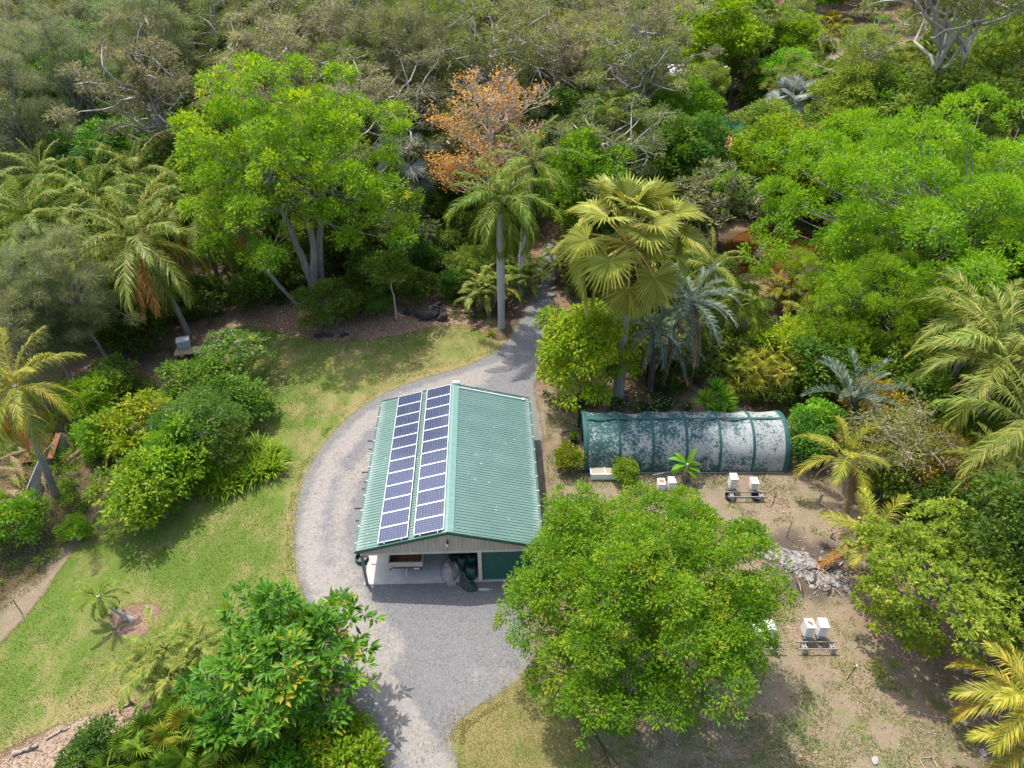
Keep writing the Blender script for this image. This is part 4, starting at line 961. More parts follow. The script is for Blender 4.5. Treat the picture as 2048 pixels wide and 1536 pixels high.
T('shrub1', 'shrub', 'feathery green shrub at the shade tunnel end', 'shrub', 1612, 880, 1.35, (1.0, 1.1, 1.0), leaf='leaf_mid')
T('shrub2', 'shrub', 'small green shrub between the tunnel end and the coconut palm', 'shrub', 1630, 840, 1.35, 1.0, leaf='leaf_bright')
T('green2', 'dark_tree', 'dark leaved tree with red flowers behind the rounded tree', 'tree', 2040, 1130, 4.5, .95, 1.1, leaf='leaf_dark')
T('green0', 'dark_tree', 'dark tree shading the right edge behind the rounded tree', 'tree', 2090, 1240, 3.6, .9, 2.1, leaf='leaf_dark')
T('green1', 'dark_tree', 'dark tree at the umbrella tree right side', 'tree', 2080, 560, 5.0, 1.2, 2.1, leaf='leaf_mid')
T('green0', 'green_tree', 'green tree between the umbrella tree and the feather palms', 'tree', 1960, 600, 4.0, .9, .4, leaf='leaf_bright')
# tunnel front
T('shrub0', 'shrub', 'yellow green twiggy shrub at the tunnel doorway', 'shrub', 1138, 925, .8, (.62, .62, .7), leaf='leaf_neem')
T('shrub2', 'shrub', 'small yellow green shrub in front of the tunnel side', 'shrub', 1250, 955, .7, (.7, .5, .6), leaf='leaf_neem')
# left shrubbery
T('sparse', 'frangipani', 'open branched frangipani with yellowing leaves above the shrubbery', 'shrub', 470, 705, 2.4, (1.3, 1.2, 1.0), .3, leaf='leaf_gloss')
T('shrub0', 'shrub', 'bright green shrub in the middle of the lawn shrubbery', 'shrub', 405, 760, 1.5, (1.7, 1.5, 1.5), leaf='leaf_mid')
T('shrub1', 'shrub', 'green shrub at the lawn side of the shrubbery below the frangipani', 'shrub', 475, 800, 1.4, (1.4, 1.4, 1.2), leaf='leaf_mid')
T('fern', 'feathery_tree', 'small tree with flat feathery fern like foliage', 'tree', 395, 850, 2.9, (1.25, 1.2, 1.0), .7)
T('fern', 'feathery_tree', 'low feathery fern leaved tree above the strap leaved clump', 'tree', 430, 890, 2.3, (1.0, 1.0, .8), 2.2)
T('shrub2', 'shrub', 'yellow green shrub on the weedy side of the shrubbery', 'shrub', 285, 855, 1.5, (1.7, 1.6, 1.4), leaf='leaf_neem')
T('shrub0', 'shrub', 'dense rounded green shrub at the lawn corner', 'shrub', 292, 985, 1.35, (1.7, 1.6, 1.45), leaf='leaf_bright')
T('shrub1', 'shrub', 'leafy green shrub between the rounded shrub and the strap leaved clump', 'shrub', 345, 925, 1.35, (1.7, 1.5, 1.6), leaf='leaf_bright')
q = G(486, 945); place('strap', 'strap_leaf_clump', 'wide clump of arching yellow green strap leaves beside the driveway', 'plant', (q.x, q.y, 0), .5, (1.0, 1.15, 1.15)); OCC.append((q.x, q.y, 2.5))
# lower left
T('bigleaf', 'glossy_tree', 'lower glossy large leaved tree at the lawn side of its taller twin', 'tree', 455, 1415, 3.2, (.75, .75, .62), 2.2)
clump_palm('phoenix', 'feather_palm', 'golden tipped feather palm clump beside the glossy tree', 375, 1370, 6, 2.2, 1.6, 14, 1.15, 41, leaf='palm_olive')
for i, (px, py, lb) in enumerate([(430, 1470, 'green fan palm clump at the lawn corner, beside the glossy tree'), (520, 1500, 'green fan palm clump between the lime shrub and another fan palm'), (360, 1530, 'green fan palm clump beside the bark mulch')]):
    clump_palm('livi', 'fan_palm', lb, px, py + 30, 6, 2.2, 1.4, 13, .9, 42 + i, r=.08, leaf='palm_green' if i else 'palm_coco')
T('shrub2', 'shrub', 'bright lime green shrub at the driveway edge below the glossy tree', 'shrub', 680, 1500, 1.35, (1.1, 1.1, 1.2), leaf='leaf_neem')
T('shrub0', 'shrub', 'feathery green shrub between the lime shrub and the fan palms', 'shrub', 590, 1520, 1.35, (1.1, 1.1, 1.15), leaf='leaf_bright')
T('shrub1', 'shrub', 'dark green shrub growing from the bark mulch', 'shrub', 190, 1512, 1.2, (.9, .9, .8), leaf='leaf_dark')
q = G(745, 1545); place('tuft', 'grass_tuft', 'strap leaved tuft at the driveway edge under the lime shrub', 'plant', (q.x, q.y, 0), 0, 1.8)
palm_px('phoenix', 'leaning_palm', 'small palm leaning over the lawn from a bare basin', (262, 1238), (196, 1192), count=22, r=.10, seed=45, scale=.68, dead=0, curve=-.35, bark='bark_royal', leaf='palm_green')
# left side
palm_px('queen', 'feather_palm', 'tall palm with thick golden skirt beside the rusty sheets', (112, 990), (30, 770), count=20, r=.2, seed=51, scale=.95, dead=6, deadkey='rust', leaf='palm_coco', curve=.1)
palm_px('queen', 'feather_palm', 'large drooping feather palm left of the grey box', (375, 665), (272, 480), count=34, r=.22, seed=52, scale=1.55, dead=4, deadkey='rust')
palm_top('queen', 'feather_palm', 'feather palm behind the large drooping palm', (190, 390), 8, count=30, r=.2, seed=53, scale=1.25, dead=2, leaf='palm_green')
palm_top('queen', 'feather_palm', 'feather palm at the left above the she oaks', (60, 430), 8, count=30, r=.2, seed=54, scale=1.25, dead=2, leaf='palm_green')
palm_top('queen', 'feather_palm', 'feather palm with golden fronds under the broadleaf crown', (400, 430), 7, count=24, r=.18, seed=55, scale=1.2, dead=3, deadkey='rust')
palm_top('queen', 'feather_palm', 'pale feather palm between the gums and the drooping palm', (270, 345), 8.5, count=24, r=.18, seed=56, scale=1.3, dead=1)
for i, (px, py, z, lb) in enumerate([(130, 450, 7, 'feather palm between the two left she oaks'), (330, 400, 8, 'feather palm beside the golden fronded palm'), (85, 350, 8, 'feather palm in front of the tall soft she oaks'), (215, 520, 5.5, 'lower feather palm under the drooping palm')]):
    palm_top('queen', 'feather_palm', lb, (px, py), z, count=26, r=.18, seed=160 + i, scale=1.15, dead=2, deadkey='rust', leaf=['palm_olive', 'palm_green'][i % 2])
palm_px('livi', 'fan_palm', 'slim fan palm whose straight trunk stands under the broadleaf crown', (626, 560), (622, 360), count=18, r=.15, seed=57, scale=1.5, dead=8, deadkey='deadfan', bark='bark_palm', leaf='palm_olive')
palm_px('queen', 'feather_palm', 'palm with a long bowed trunk leaning out from the lawn edge', (598, 612), (470, 440), count=14, r=.16, seed=58, scale=.9, dead=5, deadkey='rust', curve=-.28)
for i, (px, py, s, lb) in enumerate([(45, 600, 1.05, 'tall grey green she oak left of the drooping palm'), (165, 600, 1.0, 'wispy grey green she oak beside the weedy clearing'), (30, 690, .9, 'lower she oak behind the golden skirted palm'),
    (95, 660, .8, 'low she oak between the two wispy she oaks'), (150, 180, 1.7, 'very tall soft grey she oak above the left palms'), (30, 260, 1.6, 'tall soft grey she oak at the left forest edge')]):
    T(f'casu{i % 2}', 'she_oak', lb, 'tree', px, py, 6.0, s)
for i, (px, py, z, s, lf, lb) in enumerate([(260, 650, 1.4, 1.6, 'leaf_dark', 'dark shrub left of the grey box'), (310, 610, 1.4, 1.5, 'leaf_dark', 'dark shrub under the drooping palm'), (175, 800, 1.2, 1.2, 'leaf_fresh', 'fresh green weed thicket behind the rusty sheets'),
    (205, 870, 1.0, 1.1, 'leaf_fresh', 'low fresh green weeds right of the rusty sheets'), (25, 1045, 1.2, 1.1, 'leaf_bright', 'bright green shrub at the left edge above the bare dirt'), (150, 1060, .8, .55, 'leaf_fresh', 'small green weed bush below the grey sheets'),
    (400, 590, 1.4, 1.4, 'leaf_dark', 'dark shrub right of the drooping palm trunk'), (520, 570, 1.4, 1.2, 'leaf_mid', 'grassy green shrub beside the bowed palm trunk'), (225, 760, 1.2, 1.1, 'leaf_mid', 'weedy shrub beside the dry grass patch')]):
    T(f'shrub{(i + 1) % 3}', 'shrub', lb, 'shrub', px, py, 1.35, s, leaf=lf)
# upper right
for key, nm, px, py, zc, s, lf, lb in [
    ('green0', 'mango_tree', 1545, 320, 5, 1.25, 'leaf_neem', 'yellow green dense tree behind the giant fan palm'), ('sparse', 'sparse_tree', 1440, 360, 3.5, (2.2, 2, 2.2), 'leaf_grey', 'thin grey leaved tree beside the pool'),
    ('green2', 'green_tree', 1390, 300, 6, 1.0, 'leaf_mid', 'mid green tree right of the skirted fan palm'), ('fern', 'flat_tree', 1405, 172, 2.9, (1.8, 1.6, 1.7), 'leaf_fresh', 'flat topped fresh green tree in front of the white house'),
    ('green1', 'hedge_tree', 1910, 215, 6, (2.2, 1.8, 1.5), 'leaf_gumgreen', 'broad olive tree with yellow blossom above the umbrella tree'), ('green0', 'hedge_tree', 1760, 215, 5, 1.4, 'leaf_mid', 'dark green tree between the umbrella tree and the clearing'),
    ('green2', 'hedge_tree', 2030, 160, 6, 1.8, 'leaf_gumgreen', 'olive tree at the right forest edge'), ('green1', 'green_tree', 1730, 130, 4, .9, 'leaf_mid', 'small dark green tree at the edge of the bare clearing'),
    ('green0', 'green_tree', 1590, 70, 6, 1.3, 'leaf_fresh', 'fresh green tree behind the palm grove'), ('green1', 'green_tree', 1440, 40, 7, 1.7, 'leaf_fresh', 'bright green tree at the top beside the gums'), ('gum2', 'gum_tree', 1290, 150, 10, 1.1, 'leaf_gumbrown', 'brown green gum in front of the white house'),
    ('gum1', 'gum_tree', 1400, 215, 5.0, .5, 'leaf_gumgreen', 'low yellowish gum before the white house wall'), ('gum0', 'gum_tree', 1335, 235, 6, .6, 'leaf_gumbrown', 'low twiggy gum left of the flat topped fresh green tree'), ('gum1', 'gum_tree', 1560, 230, 5.5, .55, 'leaf_gumgreen', 'small yellowish tree in front of the silver palm'), ('green2', 'green_tree', 1690, 250, 4, 1.2, 'leaf_gumgreen', 'olive green tree left above the umbrella tree'), ('green0', 'green_tree', 1310, 330, 4, 1.2, 'leaf_mid', 'tree with green crown behind the giant fan palm leaves'),
    ('green1', 'green_tree', 1440, 440, 3.5, .8, 'leaf_mid', 'green tree standing on the near side of the pool fence'), ('gum0', 'gum_tree', 300, 215, 10.5, 1.15, 'leaf_gumbrown', 'pinkish brown rounded gum left of the tall broadleaf tree'), ('gum3', 'gum_tree', 1930, 60, 12, 1.4, 'leaf_gum', 'big smooth trunked gum behind the bare clearing')]:
    T(key, nm, lb, 'tree', px, py, zc, s, leaf=lf)
for i, (key, px, py, z, sc_, lb) in enumerate([('silver', 1585, 205, 5.5, 1.5, 'large silver blue fan palm near the pool'), ('royal', 1640, 150, 8, 1.1, 'yellow green feather palm before the bare clearing'), ('cocos', 1625, 185, 5, 1.0, 'golden feather palm beside the silver palm'),
    ('livi', 1535, 50, 9, 1.8, 'tall shaggy fan palm in the palm grove, tallest of the pair'), ('livi', 1480, 75, 8, 1.7, 'shaggy fan palm beside the tallest shaggy palm'), ('livi', 1660, 60, 7, 1.7, 'shaggy golden fan palm left of the clearing'),
    ('areca', 1400, 120, 5, 1.7, 'feather palm behind the white house'), ('areca', 1470, 140, 5, 1.7, 'feather palm right of the white house'), ('royal', 1310, 25, 12, 1.0, 'slim palm rising from the gums at the top'), ('livi', 1870, 110, 6, 1.6, 'shaggy fan palm under the big smooth gum'), ('livi', 2010, 90, 6, 1.7, 'shaggy fan palm right of the big smooth gum'),
    ('areca', 1520, 110, 4, 1.6, 'low feather palm in the palm grove'), ('queen', 1330, 440, 4, .8, 'dark feather palm behind the giant fan palm'), ('areca', 1440, 160, 4, 1.5, 'orange tinted feather palm by the white house corner')]):
    palm_top(key, 'palm', lb, (px, py), z, count=16, r=.18, seed=70 + i, scale=sc_, dead=5 if key == 'livi' else 1, deadkey='deadfan' if key == 'livi' else 'dead', leaf='palm_gold' if px in (1625, 1660) else None)
# ---- forest behind
OPEN = [DRIVE, LAWN, CLEAR, POND]
HOUSE = poly_px([(1290, 190), (1440, 185), (1440, 245), (1530, 260), (1530, 300), (1400, 300), (1300, 240)])
def open_d(P):
    return np.maximum.reduce([sdist(P, q) for q in OPEN + [HOUSE]])
rng = np.random.default_rng(77); pts = []
Y = 66.0; row = 0
while Y < 235:
    hw = .735 * (.795 * Y + .607 * 24) + 6; sp = 7.2 + (Y - 66) * .018
    for X in np.arange(-hw + (row % 2) * sp / 2, hw, sp): pts.append((X + rng.normal(0, sp * .2), Y + rng.normal(0, sp * .2)))
    Y += sp * .87; row += 1
pts = np.array(pts); od = open_d(pts)
FG = {'gum': ('gum_tree', 'slender pale limbed gum with sparse olive crown in the forest behind', 'gum trees of the forest'),
      'gumb': ('gum_tree', 'pale limbed gum with thin brownish crown in the forest behind', 'brownish gum trees of the forest'),
      'gumg': ('gum_tree', 'pale limbed gum with yellowish green crown in the forest behind', 'yellowish gum trees of the forest'),
      'grn': ('forest_tree', 'dense green leafy tree among the gums of the forest', 'leafy trees of the forest'),
      'oak': ('she_oak', 'soft grey green needle leaved tree in the forest behind', 'she oaks of the forest'),
      'plm': ('forest_palm', 'shaggy fan palm among the forest trees', 'fan palms of the forest')}
for (x, y), d in zip(pts, od):
    if d > -2.0 or any((x - a) ** 2 + (y - b_) ** 2 < r * r for a, b_, r in OCC): continue
    ppx = 1024 + FPX * x / (.795 * y + .607 * 29)
    if (1395 < ppx < 1510 and 68 < y < 106) or (1475 < ppx < 1580 and y < 82) or (1310 < ppx < 1430 and 95 < y < 124): continue
    u = x / (.735 * (.795 * y + .607 * 24)); f = rng.random()
    if u < -.55: w_ = [('oak', .45), ('gum', .3), ('gumb', .15), ('grn', .1)] if y > 84 else [('plm', .5), ('grn', .5)]
    elif u < .28: w_ = [('gum', .36), ('gumg', .22), ('gumb', .27), ('grn', .11), ('oak', .04)]
    else: w_ = [('grn', .62), ('plm', .30), ('gumg', .08)] if y < 165 else [('grn', .5), ('plm', .2), ('gumg', .2), ('gum', .1)]
    k = None
    for nm, p_ in w_:
        k = nm; f -= p_
        if f < 0: break
    nm, lb, gp = FG[k]; s = .8 + .4 * rng.random(); rz = rng.random() * 6.28; sz = s * (.85 + .3 * rng.random())
    near = .72 if y < 78 else 1.0
    if u > .22 and y < 165: s *= .78; sz *= .68
    if k == 'plm': palm('livi', nm, lb, (x, y, 0), (x + rng.normal(0, .5), y, (3.5 if u > .2 else 5) + 4 * rng.random()), count=14, r=.17, seed=int(x * 7 + y * 13), scale=1.7, dead=4, deadkey='deadfan', group=gp)
    elif k == 'grn': place(f'green{rng.integers(3)}', nm, lb, 'tree', (x, y, 0), rz, (s * 1.25, s * 1.25, sz * 1.25 * near), gp, leaf=['leaf_mid', 'leaf_bright', 'leaf_fresh', 'leaf_dark', 'leaf_gumgreen', 'leaf_grey'][rng.integers(6)] if u > .28 else ['leaf_mid', 'leaf_dark'][rng.integers(2)])
    elif k == 'oak': place(f'casu{rng.integers(2)}', nm, lb, 'tree', (x, y, 0), rz, (s * 1.5, s * 1.5, sz * 1.6 * near), gp)
    else: place(f'gum{rng.integers(4)}', nm, lb, 'tree', (x, y, 0), rz, (s, s, sz * near * .95), gp, leaf={'gum': 'leaf_gum', 'gumb': 'leaf_gumbrown', 'gumg': 'leaf_gumgreen'}[k])
# understorey shrubs
pts = []; rng = np.random.default_rng(78)
for _ in range(4000):
    y = 46 + 84 * rng.random() ** 1.2; hw = .73 * (.795 * y + 17); pts.append((hw * (2 * rng.random() - 1), y))
pts = np.array(pts); od = open_d(pts); od2 = sdist(pts, YARD); odl = sdist(pts, LITTER); chosen = []
for (x, y), d, d2, d3 in zip(pts, od, od2, odl):
    ppx = 1024 + FPX * x / (.795 * y + .607 * 31)
    if (1410 < ppx < 1500 and 80 < y < 106) or (1470 < ppx < 1590 and y < 70): continue
    if d > -2.2 or d2 > -2 or d3 > -.8 or (y < 56 and -5 < x < 30) or (-30 < x < 8 and y < 53): continue
    if any((x - a) ** 2 + (y - b_) ** 2 < 3.4 ** 2 for a, b_ in chosen): continue
    chosen.append((x, y))
    if len(chosen) > 280: break
for x, y in chosen:
    i = rng.integers(3); lf = ['leaf_dark', 'leaf_mid', 'leaf_dark', 'leaf_bright', 'leaf_gumgreen'][rng.integers(5)]
    place(f'shrub{i}', 'understorey_shrub', 'leafy shrub growing on the forest floor among the trees', 'shrub', (x, y, 0), rng.random() * 6, 1.1 + .9 * rng.random(), 'understorey shrubs', leaf=lf)
# ================================================================== SHADE TUNNEL
m, t, b = nodes_of('shade_cloth')
v = world_pos(t); sp = t.nodes.new('ShaderNodeSeparateXYZ'); t.links.new(v, sp.inputs[0])
n1 = noise(t, 1.1, 6, .72, v); n2 = noise(t, 6.5, 4, .75, v); n3 = noise(t, 22, 3, .7, v)
vo = N(t, 'ShaderNodeTexVoronoi', Scale=6.5); t.links.new(v, vo.inputs['Vector'])
grad = math_(t, 'MULTIPLY', math_(t, 'SUBTRACT', sp.outputs[0], 9.0), .014)
hgt = math_(t, 'MULTIPLY', math_(t, 'ABSOLUTE', math_(t, 'SUBTRACT', sp.outputs[2], 1.6)), -.10)
mk = math_(t, 'ADD', math_(t, 'ADD', math_(t, 'ADD', math_(t, 'MULTIPLY', n1, .68), math_(t, 'MULTIPLY', n2, .34)), grad), hgt)
mk = math_(t, 'SUBTRACT', mk, math_(t, 'MULTIPLY', vo.outputs['Distance'], .22))
lich = ramp(t, [(.285, (0, 0, 0)), (.43, (1, 1, 1))], mk).outputs[0]
vs = N(t, 'ShaderNodeTexVoronoi', Scale=2.6); t.links.new(v, vs.inputs['Vector'])
spot = ramp(t, [(.13, (1, 1, 1)), (.17, (0, 0, 0))], vs.outputs['Distance']).outputs[0]
lich = math_(t, 'MULTIPLY', math_(t, 'MAXIMUM', lich, math_(t, 'MULTIPLY', spot, .8)), .88)
lich = math_(t, 'MULTIPLY', lich, ramp(t, [(.36, (.25, .25, .25)), (.52, (1, 1, 1))], n3).outputs[0])
cloth = mixc(t, n1, (.022, .075, .068), (.055, .13, .12))
cloth = mixc(t, math_(t, 'MULTIPLY', ramp(t, [(.34, (0, 0, 0)), (.55, (1, 1, 1))], mk).outputs[0], .4), cloth, (.22, .25, .24))
c = mixc(t, lich, cloth, mixc(t, n3, (.30, .31, .29), (.52, .52, .49)))
t.links.new(c, b.inputs['Base Color']); b.inputs['Roughness'].default_value = .85; b.inputs['Specular IOR Level'].default_value = .2
t.links.new(math_(t, 'ADD', math_(t, 'MULTIPLY', lich, .1), .88), b.inputs['Alpha'])
bump(t, b, mk, .4, .03)
plain('cloth_green', (.014, .075, .066), .7, var=.3)
A = G(1170, 947); TW, TH, TL = 4.4, 2.7, 12.75
tun = thing('shade_tunnel', 'long arched green shade cloth tunnel crusted with pale lichen', 'shade tunnel', (A.x, A.y + TW / 2, 0), 0.004)
NB = 6; BL = TL / NB; na = 28
def arch(a): return -np.cos(a) * TW / 2, np.abs(np.sin(a)) ** .82 * TH
rng = np.random.default_rng(6)
for i in range(NB):
    nx_ = 9; U = np.linspace(0, 1, nx_); a = np.linspace(.03, np.pi - .03, na); V = []
    for u in U:
        sag = math.sin(math.pi * u); y, z = arch(a); k = 1 - (.05 + .02 * math.sin(i * 2.3)) * sag * np.clip(np.sin(a) + .2 + .3 * np.sin(a * 5 + i * 1.7 + u * 2), 0, 1.4)
        V.append(np.column_stack([np.full(na, (i + u) * BL + (.012 if u == 0 else -.012 if u == 1 else 0)), y * k, z * k + .03]))
    j = (np.arange(nx_ - 1)[:, None] * na + np.arange(na - 1)[None]).ravel()
    mb = MB(); mb.add(np.concatenate(V), np.stack([j, j + na, j + na + 1, j + 1], 1)); mb.build('cloth_panel', 'shade_cloth', tun, True)
for i in range(NB + 1):
    a = np.linspace(0, np.pi, 25); y, z = arch(a); y = y * 1.006; z = z * 1.006 + .02
    x = i * BL; wd = .09 if 0 < i < NB else .16
    V = np.concatenate([np.column_stack([np.full(25, x - wd), y, z]), np.column_stack([np.full(25, x), y * 1.008, z * 1.008 + .01]), np.column_stack([np.full(25, x + wd), y, z])])
    j = np.arange(24); mb = MB(); mb.add(V, np.concatenate([np.stack([j, j + 25, j + 26, j + 1], 1), np.stack([j + 25, j + 50, j + 51, j + 26], 1)])); mb.build('hoop_sleeve', 'cloth_green', tun, True)
MB().box((TL / 2, 0, TH + .035), (TL + .1, .16, .03)).build('ridge_strip', 'cloth_green', tun)
for s_ in (-1, 1): MB().box((TL / 2, s_ * (TW / 2 + .03), .05), (TL, .07, .1)).build('base_board', 'grey_timber', tun)
# end walls: left one open in the middle, right one closed
def endwall(x, y0, y1, name):
    a = np.linspace(.02, np.pi - .02, 40); y, z = arch(a); k = (y >= y0) & (y <= y1); y, z = y[k], z[k]; n = len(y)
    mb = MB(); i = np.arange(n - 1); mb.add(np.concatenate([np.column_stack([np.full(n, x), y, np.full(n, .02)]), np.column_stack([np.full(n, x), y, z])]), np.stack([i, i + 1, i + n + 1, i + n], 1)); mb.build(name, 'cloth_green', tun)
endwall(.02, -TW / 2, -.7, 'end_flap'); endwall(.02, .75, TW / 2, 'end_flap'); endwall(TL - .02, -TW / 2, TW / 2, 'end_wall')
# plants inside are dim shapes: benches
for k in range(3): MB().box((2.2 + k * 3.6, .9, .45), (2.6, .8, .06)).box((1.1 + k * 3.6, .9, .22), (.06, .7, .4)).box((3.3 + k * 3.6, .9, .22), (.06, .7, .4)).build('bench', 'grey_timber', tun)
# round the doorway
q = G(1147, 884); pt = thing('plant_pot', 'black square pot with white flowered plant by the tunnel doorway', 'pot', (q.x, q.y, 0))
mb = MB()
for s_ in (-1, 1): mb.box((s_ * .2, 0, .24), (.03, .43, .46)); mb.box((0, s_ * .2, .24), (.37, .03, .46))
mb.build('pot', 'black_plastic', pt); MB().box((0, 0, .36), (.37, .37, .1)).build('soil', 'bark_dark', pt)
mb = MB(); leaf_lobes(mb, np.random.default_rng(5), np.array([[0, 0, .6]]), np.array([.25]), 30, 7, .1, .06, clump_r=.1); mb.build('leaves', 'leaf_bright', pt)
for i, (px, py, rz, lb) in enumerate([(1130, 899, .3, 'orange clay brick lying flat beside the tunnel doorway'), (1134, 894, 1.1, 'orange clay brick leaning on another brick beside the tunnel doorway'), (1124, 902, .8, 'orange clay brick at the outer end of the small brick pile')]):
    q = G(px, py); mb = MB().box((0, 0, .05), (.26, .12, .09)); mb.box((0, 0, .1), (.2, .06, .012)); o = mb.build('brick', 'terracotta'); o.location = (q.x, q.y, .01 + .1 * (i == 1)); o.rotation_euler = (0, .25 * (i == 1), rz); tag(o, lb, 'brick')
q = G(1149, 915); o = MB().box((0, 0, .02), (.18, 1.3, .035)).box((0, .5, .045), (.16, .08, .02)).build('plank', 'timber'); o.location = (q.x, q.y, .25); o.rotation_euler = (.5, 0, .25); tag(o, 'light timber plank leaning at the tunnel corner', 'plank')
q = G(1140, 864); o = MB().tube([(0, 0, 0), (.6, .1, .05), (1.3, .15, .04)], [.06, .05, .03], 6).build('branch', 'driftwood'); o.location = (q.x - .6, q.y, .04); tag(o, 'dry branch on the ground outside the tunnel doorway', 'branch')
q = G(1146, 850); o = MB().tube([(0, 0, -.05), (0, 0, 1.5)], .025, 6).box((0, 0, 1.5), (.06, .06, .05)).build('stake', 'rust'); o.location = (q.x, q.y, 0); tag(o, 'thin rusty stake standing behind the tunnel doorway', 'stake')
# cold frame and pipe
q = G(1222, 950); cf = thing('cold_frame', 'white framed glass cold frame against the tunnel side', 'cold frame', (q.x, q.y, 0), 0)
for x in (-1.35, -.45, .45, 1.35): MB().box((x, 0, .5), (.06, .9, .06)).build('glazing_bar', 'white_paint', cf)
for y in (-.44, .44): MB().box((0, y, .5), (2.76, .06, .055)).build('rail', 'white_paint', cf)
for y in (-.44, .44): MB().box((0, y, .24), (2.7, .03, .46)).build('side_board', 'white_paint', cf)
m, t, b = nodes_of('dusty_glass'); b.inputs['Base Color'].default_value = (.42, .38, .28, 1); b.inputs['Roughness'].default_value = .3; b.inputs['Alpha'].default_value = .75
for x in (-.9, 0, .9): MB().box((x, 0, .495), (.83, .82, .012)).build('pane', 'dusty_glass', cf)
a, c_ = G(1306, 951), G(1345, 944); o = MB().tube([(a.x, a.y, .05), ((a.x + c_.x) / 2, (a.y + c_.y) / 2, .08), (c_.x, c_.y, .05)], .04, 6).build('pipe', 'white_paint'); tag(o, 'white plastic pipe lying along the tunnel beside the banana plant', 'pipe')
# banana
B = G(1366, 962); bn = thing('banana_plant', 'ragged banana plant with dry leaf skirt before the tunnel', 'plant', (B.x, B.y, 0))
mb = MB(); mb.tube([(0, 0, -.03), (.03, 0, .8), (.05, 0, 1.5)], [.16, .15, .09], 8); mb.build('stem', 'bark_pale', bn, True)
mb = MB(); mb.tube([(.3, .1, -.03), (.35, .1, .6), (.36, .1, 1.1)], [.12, .1, .06], 8); mb.build('stem', 'bark_brown', bn, True)
def banana_leaf(L, W, e0, bend):
    n = 9; tt = np.linspace(0, 1, n); el = np.radians(e0 - bend * tt); P = np.zeros((n, 3)); P[1:, 0] = np.cumsum(np.cos(el[:-1])) * L / (n - 1); P[1:, 2] = np.cumsum(np.sin(el[:-1])) * L / (n - 1)
    wv = W / 2 * np.array([.08, .25, .8, 1, 1, .95, .8, .5, .05]); V = np.concatenate([P + np.column_stack([0 * wv, -wv, wv * .25]), P, P + np.column_stack([0 * wv, wv, wv * .25])]); j = np.arange(n - 1)
    mb = MB(); mb.add(V, np.concatenate([np.stack([j, j + n, j + n + 1, j + 1], 1), np.stack([j + n, j + 2 * n, j + 2 * n + 1, j + n + 1], 1)]), .6); return mb.mesh('leaf', 'leaf_bright')
for i, (az, e, bd, L) in enumerate([(2.9, 40, 75, 1.35), (3.5, 25, 70, 1.2), (2.5, 55, 60, 1.2), (.2, 30, 80, 1.1), (-.3, 10, 60, 1.0), (.75, 75, 35, 1.5), (3.2, -5, 50, 1.0), (-.8, 5, 60, .9)]):
    obj('leaf', banana_leaf(L, .34, e, bd), bn, (.05, 0, 1.45 - .06 * i), (0, 0, az))
for i in range(9):
    o = obj('dead_leaf', banana_leaf(.9, .2, -60, 30), bn, (.08, 0, 1.25 - .05 * i), (0, 0, i * 2.4)); setmat(o, 'palm_dead')
# ================================================================== BEE HIVES
hb = {}
def hive(px, py, zl, boxes, label, rz=0.0, lid='hive_white', top=None):
    q = G(px, py, zl + .24 * boxes + .05); th = thing('beehive', label, 'beehive', (q.x, q.y, zl), rz, 'white bee hives')
    for k in range(boxes):
        MB().box((0, 0, .12 + .243 * k), (.42, .52, .236)).build('hive_box', 'hive_white', th)
        for s_ in (-1, 1): MB().box((0, s_ * .263, .16 + .243 * k), (.12, .008, .03)).build('hand_hold', 'grey_timber', th)
    MB().box((0, 0, .243 * boxes + .035), (.45, .55, .07)).build('lid', lid, th)
    MB().box((0, -.05, -.02), (.42, .62, .035)).build('floor_board', 'grey_timber', th)
    return th, (q.x, q.y, zl + .243 * boxes + .07)
def stand(px0, px1, py, z, label, blocks):
    a, c_ = G(px0, py, z), G(px1, py, z); L = c_.x - a.x; th = thing('hive_stand', label, 'stand', ((a.x + c_.x) / 2, a.y, 0))
    for y in (-.2, .2): MB().box((0, y, z - .05), (L, .05, .07)).build('rail', 'grey_timber', th)
    for x in blocks:
        o = MB().box((x, 0, (z - .1) / 2), (.22, .5, z - .1)).build('block', 'block_grey', th)
        for y in (-.12, .12): MB().box((x, y, z - .098), (.12, .16, .006)).build('cavity', 'bark_dark', o)
    return th
Z1 = .42
stand(1594, 1676, 1290, Z1, 'timber rails on grey blocks carrying the two open ground hives', (-.62, .78))
th, tp = hive(1620, 1247, Z1, 3, 'white bee hive with a brick on its lid beside the rounded tree', .0)
o = MB().box((0, 0, .04), (.1, .24, .075)).box((0, 0, .08), (.05, .16, .01)).build('brick', 'terracotta'); o.location = tp; o.rotation_euler.z = .9; tag(o, 'red brick weighing down the lid of a bee hive', 'brick')
hive(1647, 1246, Z1, 3, 'white bee hive with pale blue edged lid beside the brick topped hive', -.04)
stand(1490, 1570, 1290, Z1, 'timber rails carrying hives at the edge of the feathery tree', (-.4, .4))
hive(1540, 1250, Z1, 3, 'white bee hive half under the feathery tree branches', .1); hive(1512, 1254, Z1, 2, 'white bee hive mostly hidden by the feathery tree branches', 0)
hive(1400, 1262, .4, 2, 'white bee hive glimpsed through the feathery tree crown', 0)
stand(1455, 1533, 988, .42, 'dark timber rails carrying two hives near the tunnel end', (-.9, .9))
hive(1468, 953, .42, 3, 'tall white bee hive near the tunnel end on dark rails'); hive(1509, 961, .42, 2, 'shorter white bee hive near the tunnel end on dark rails')
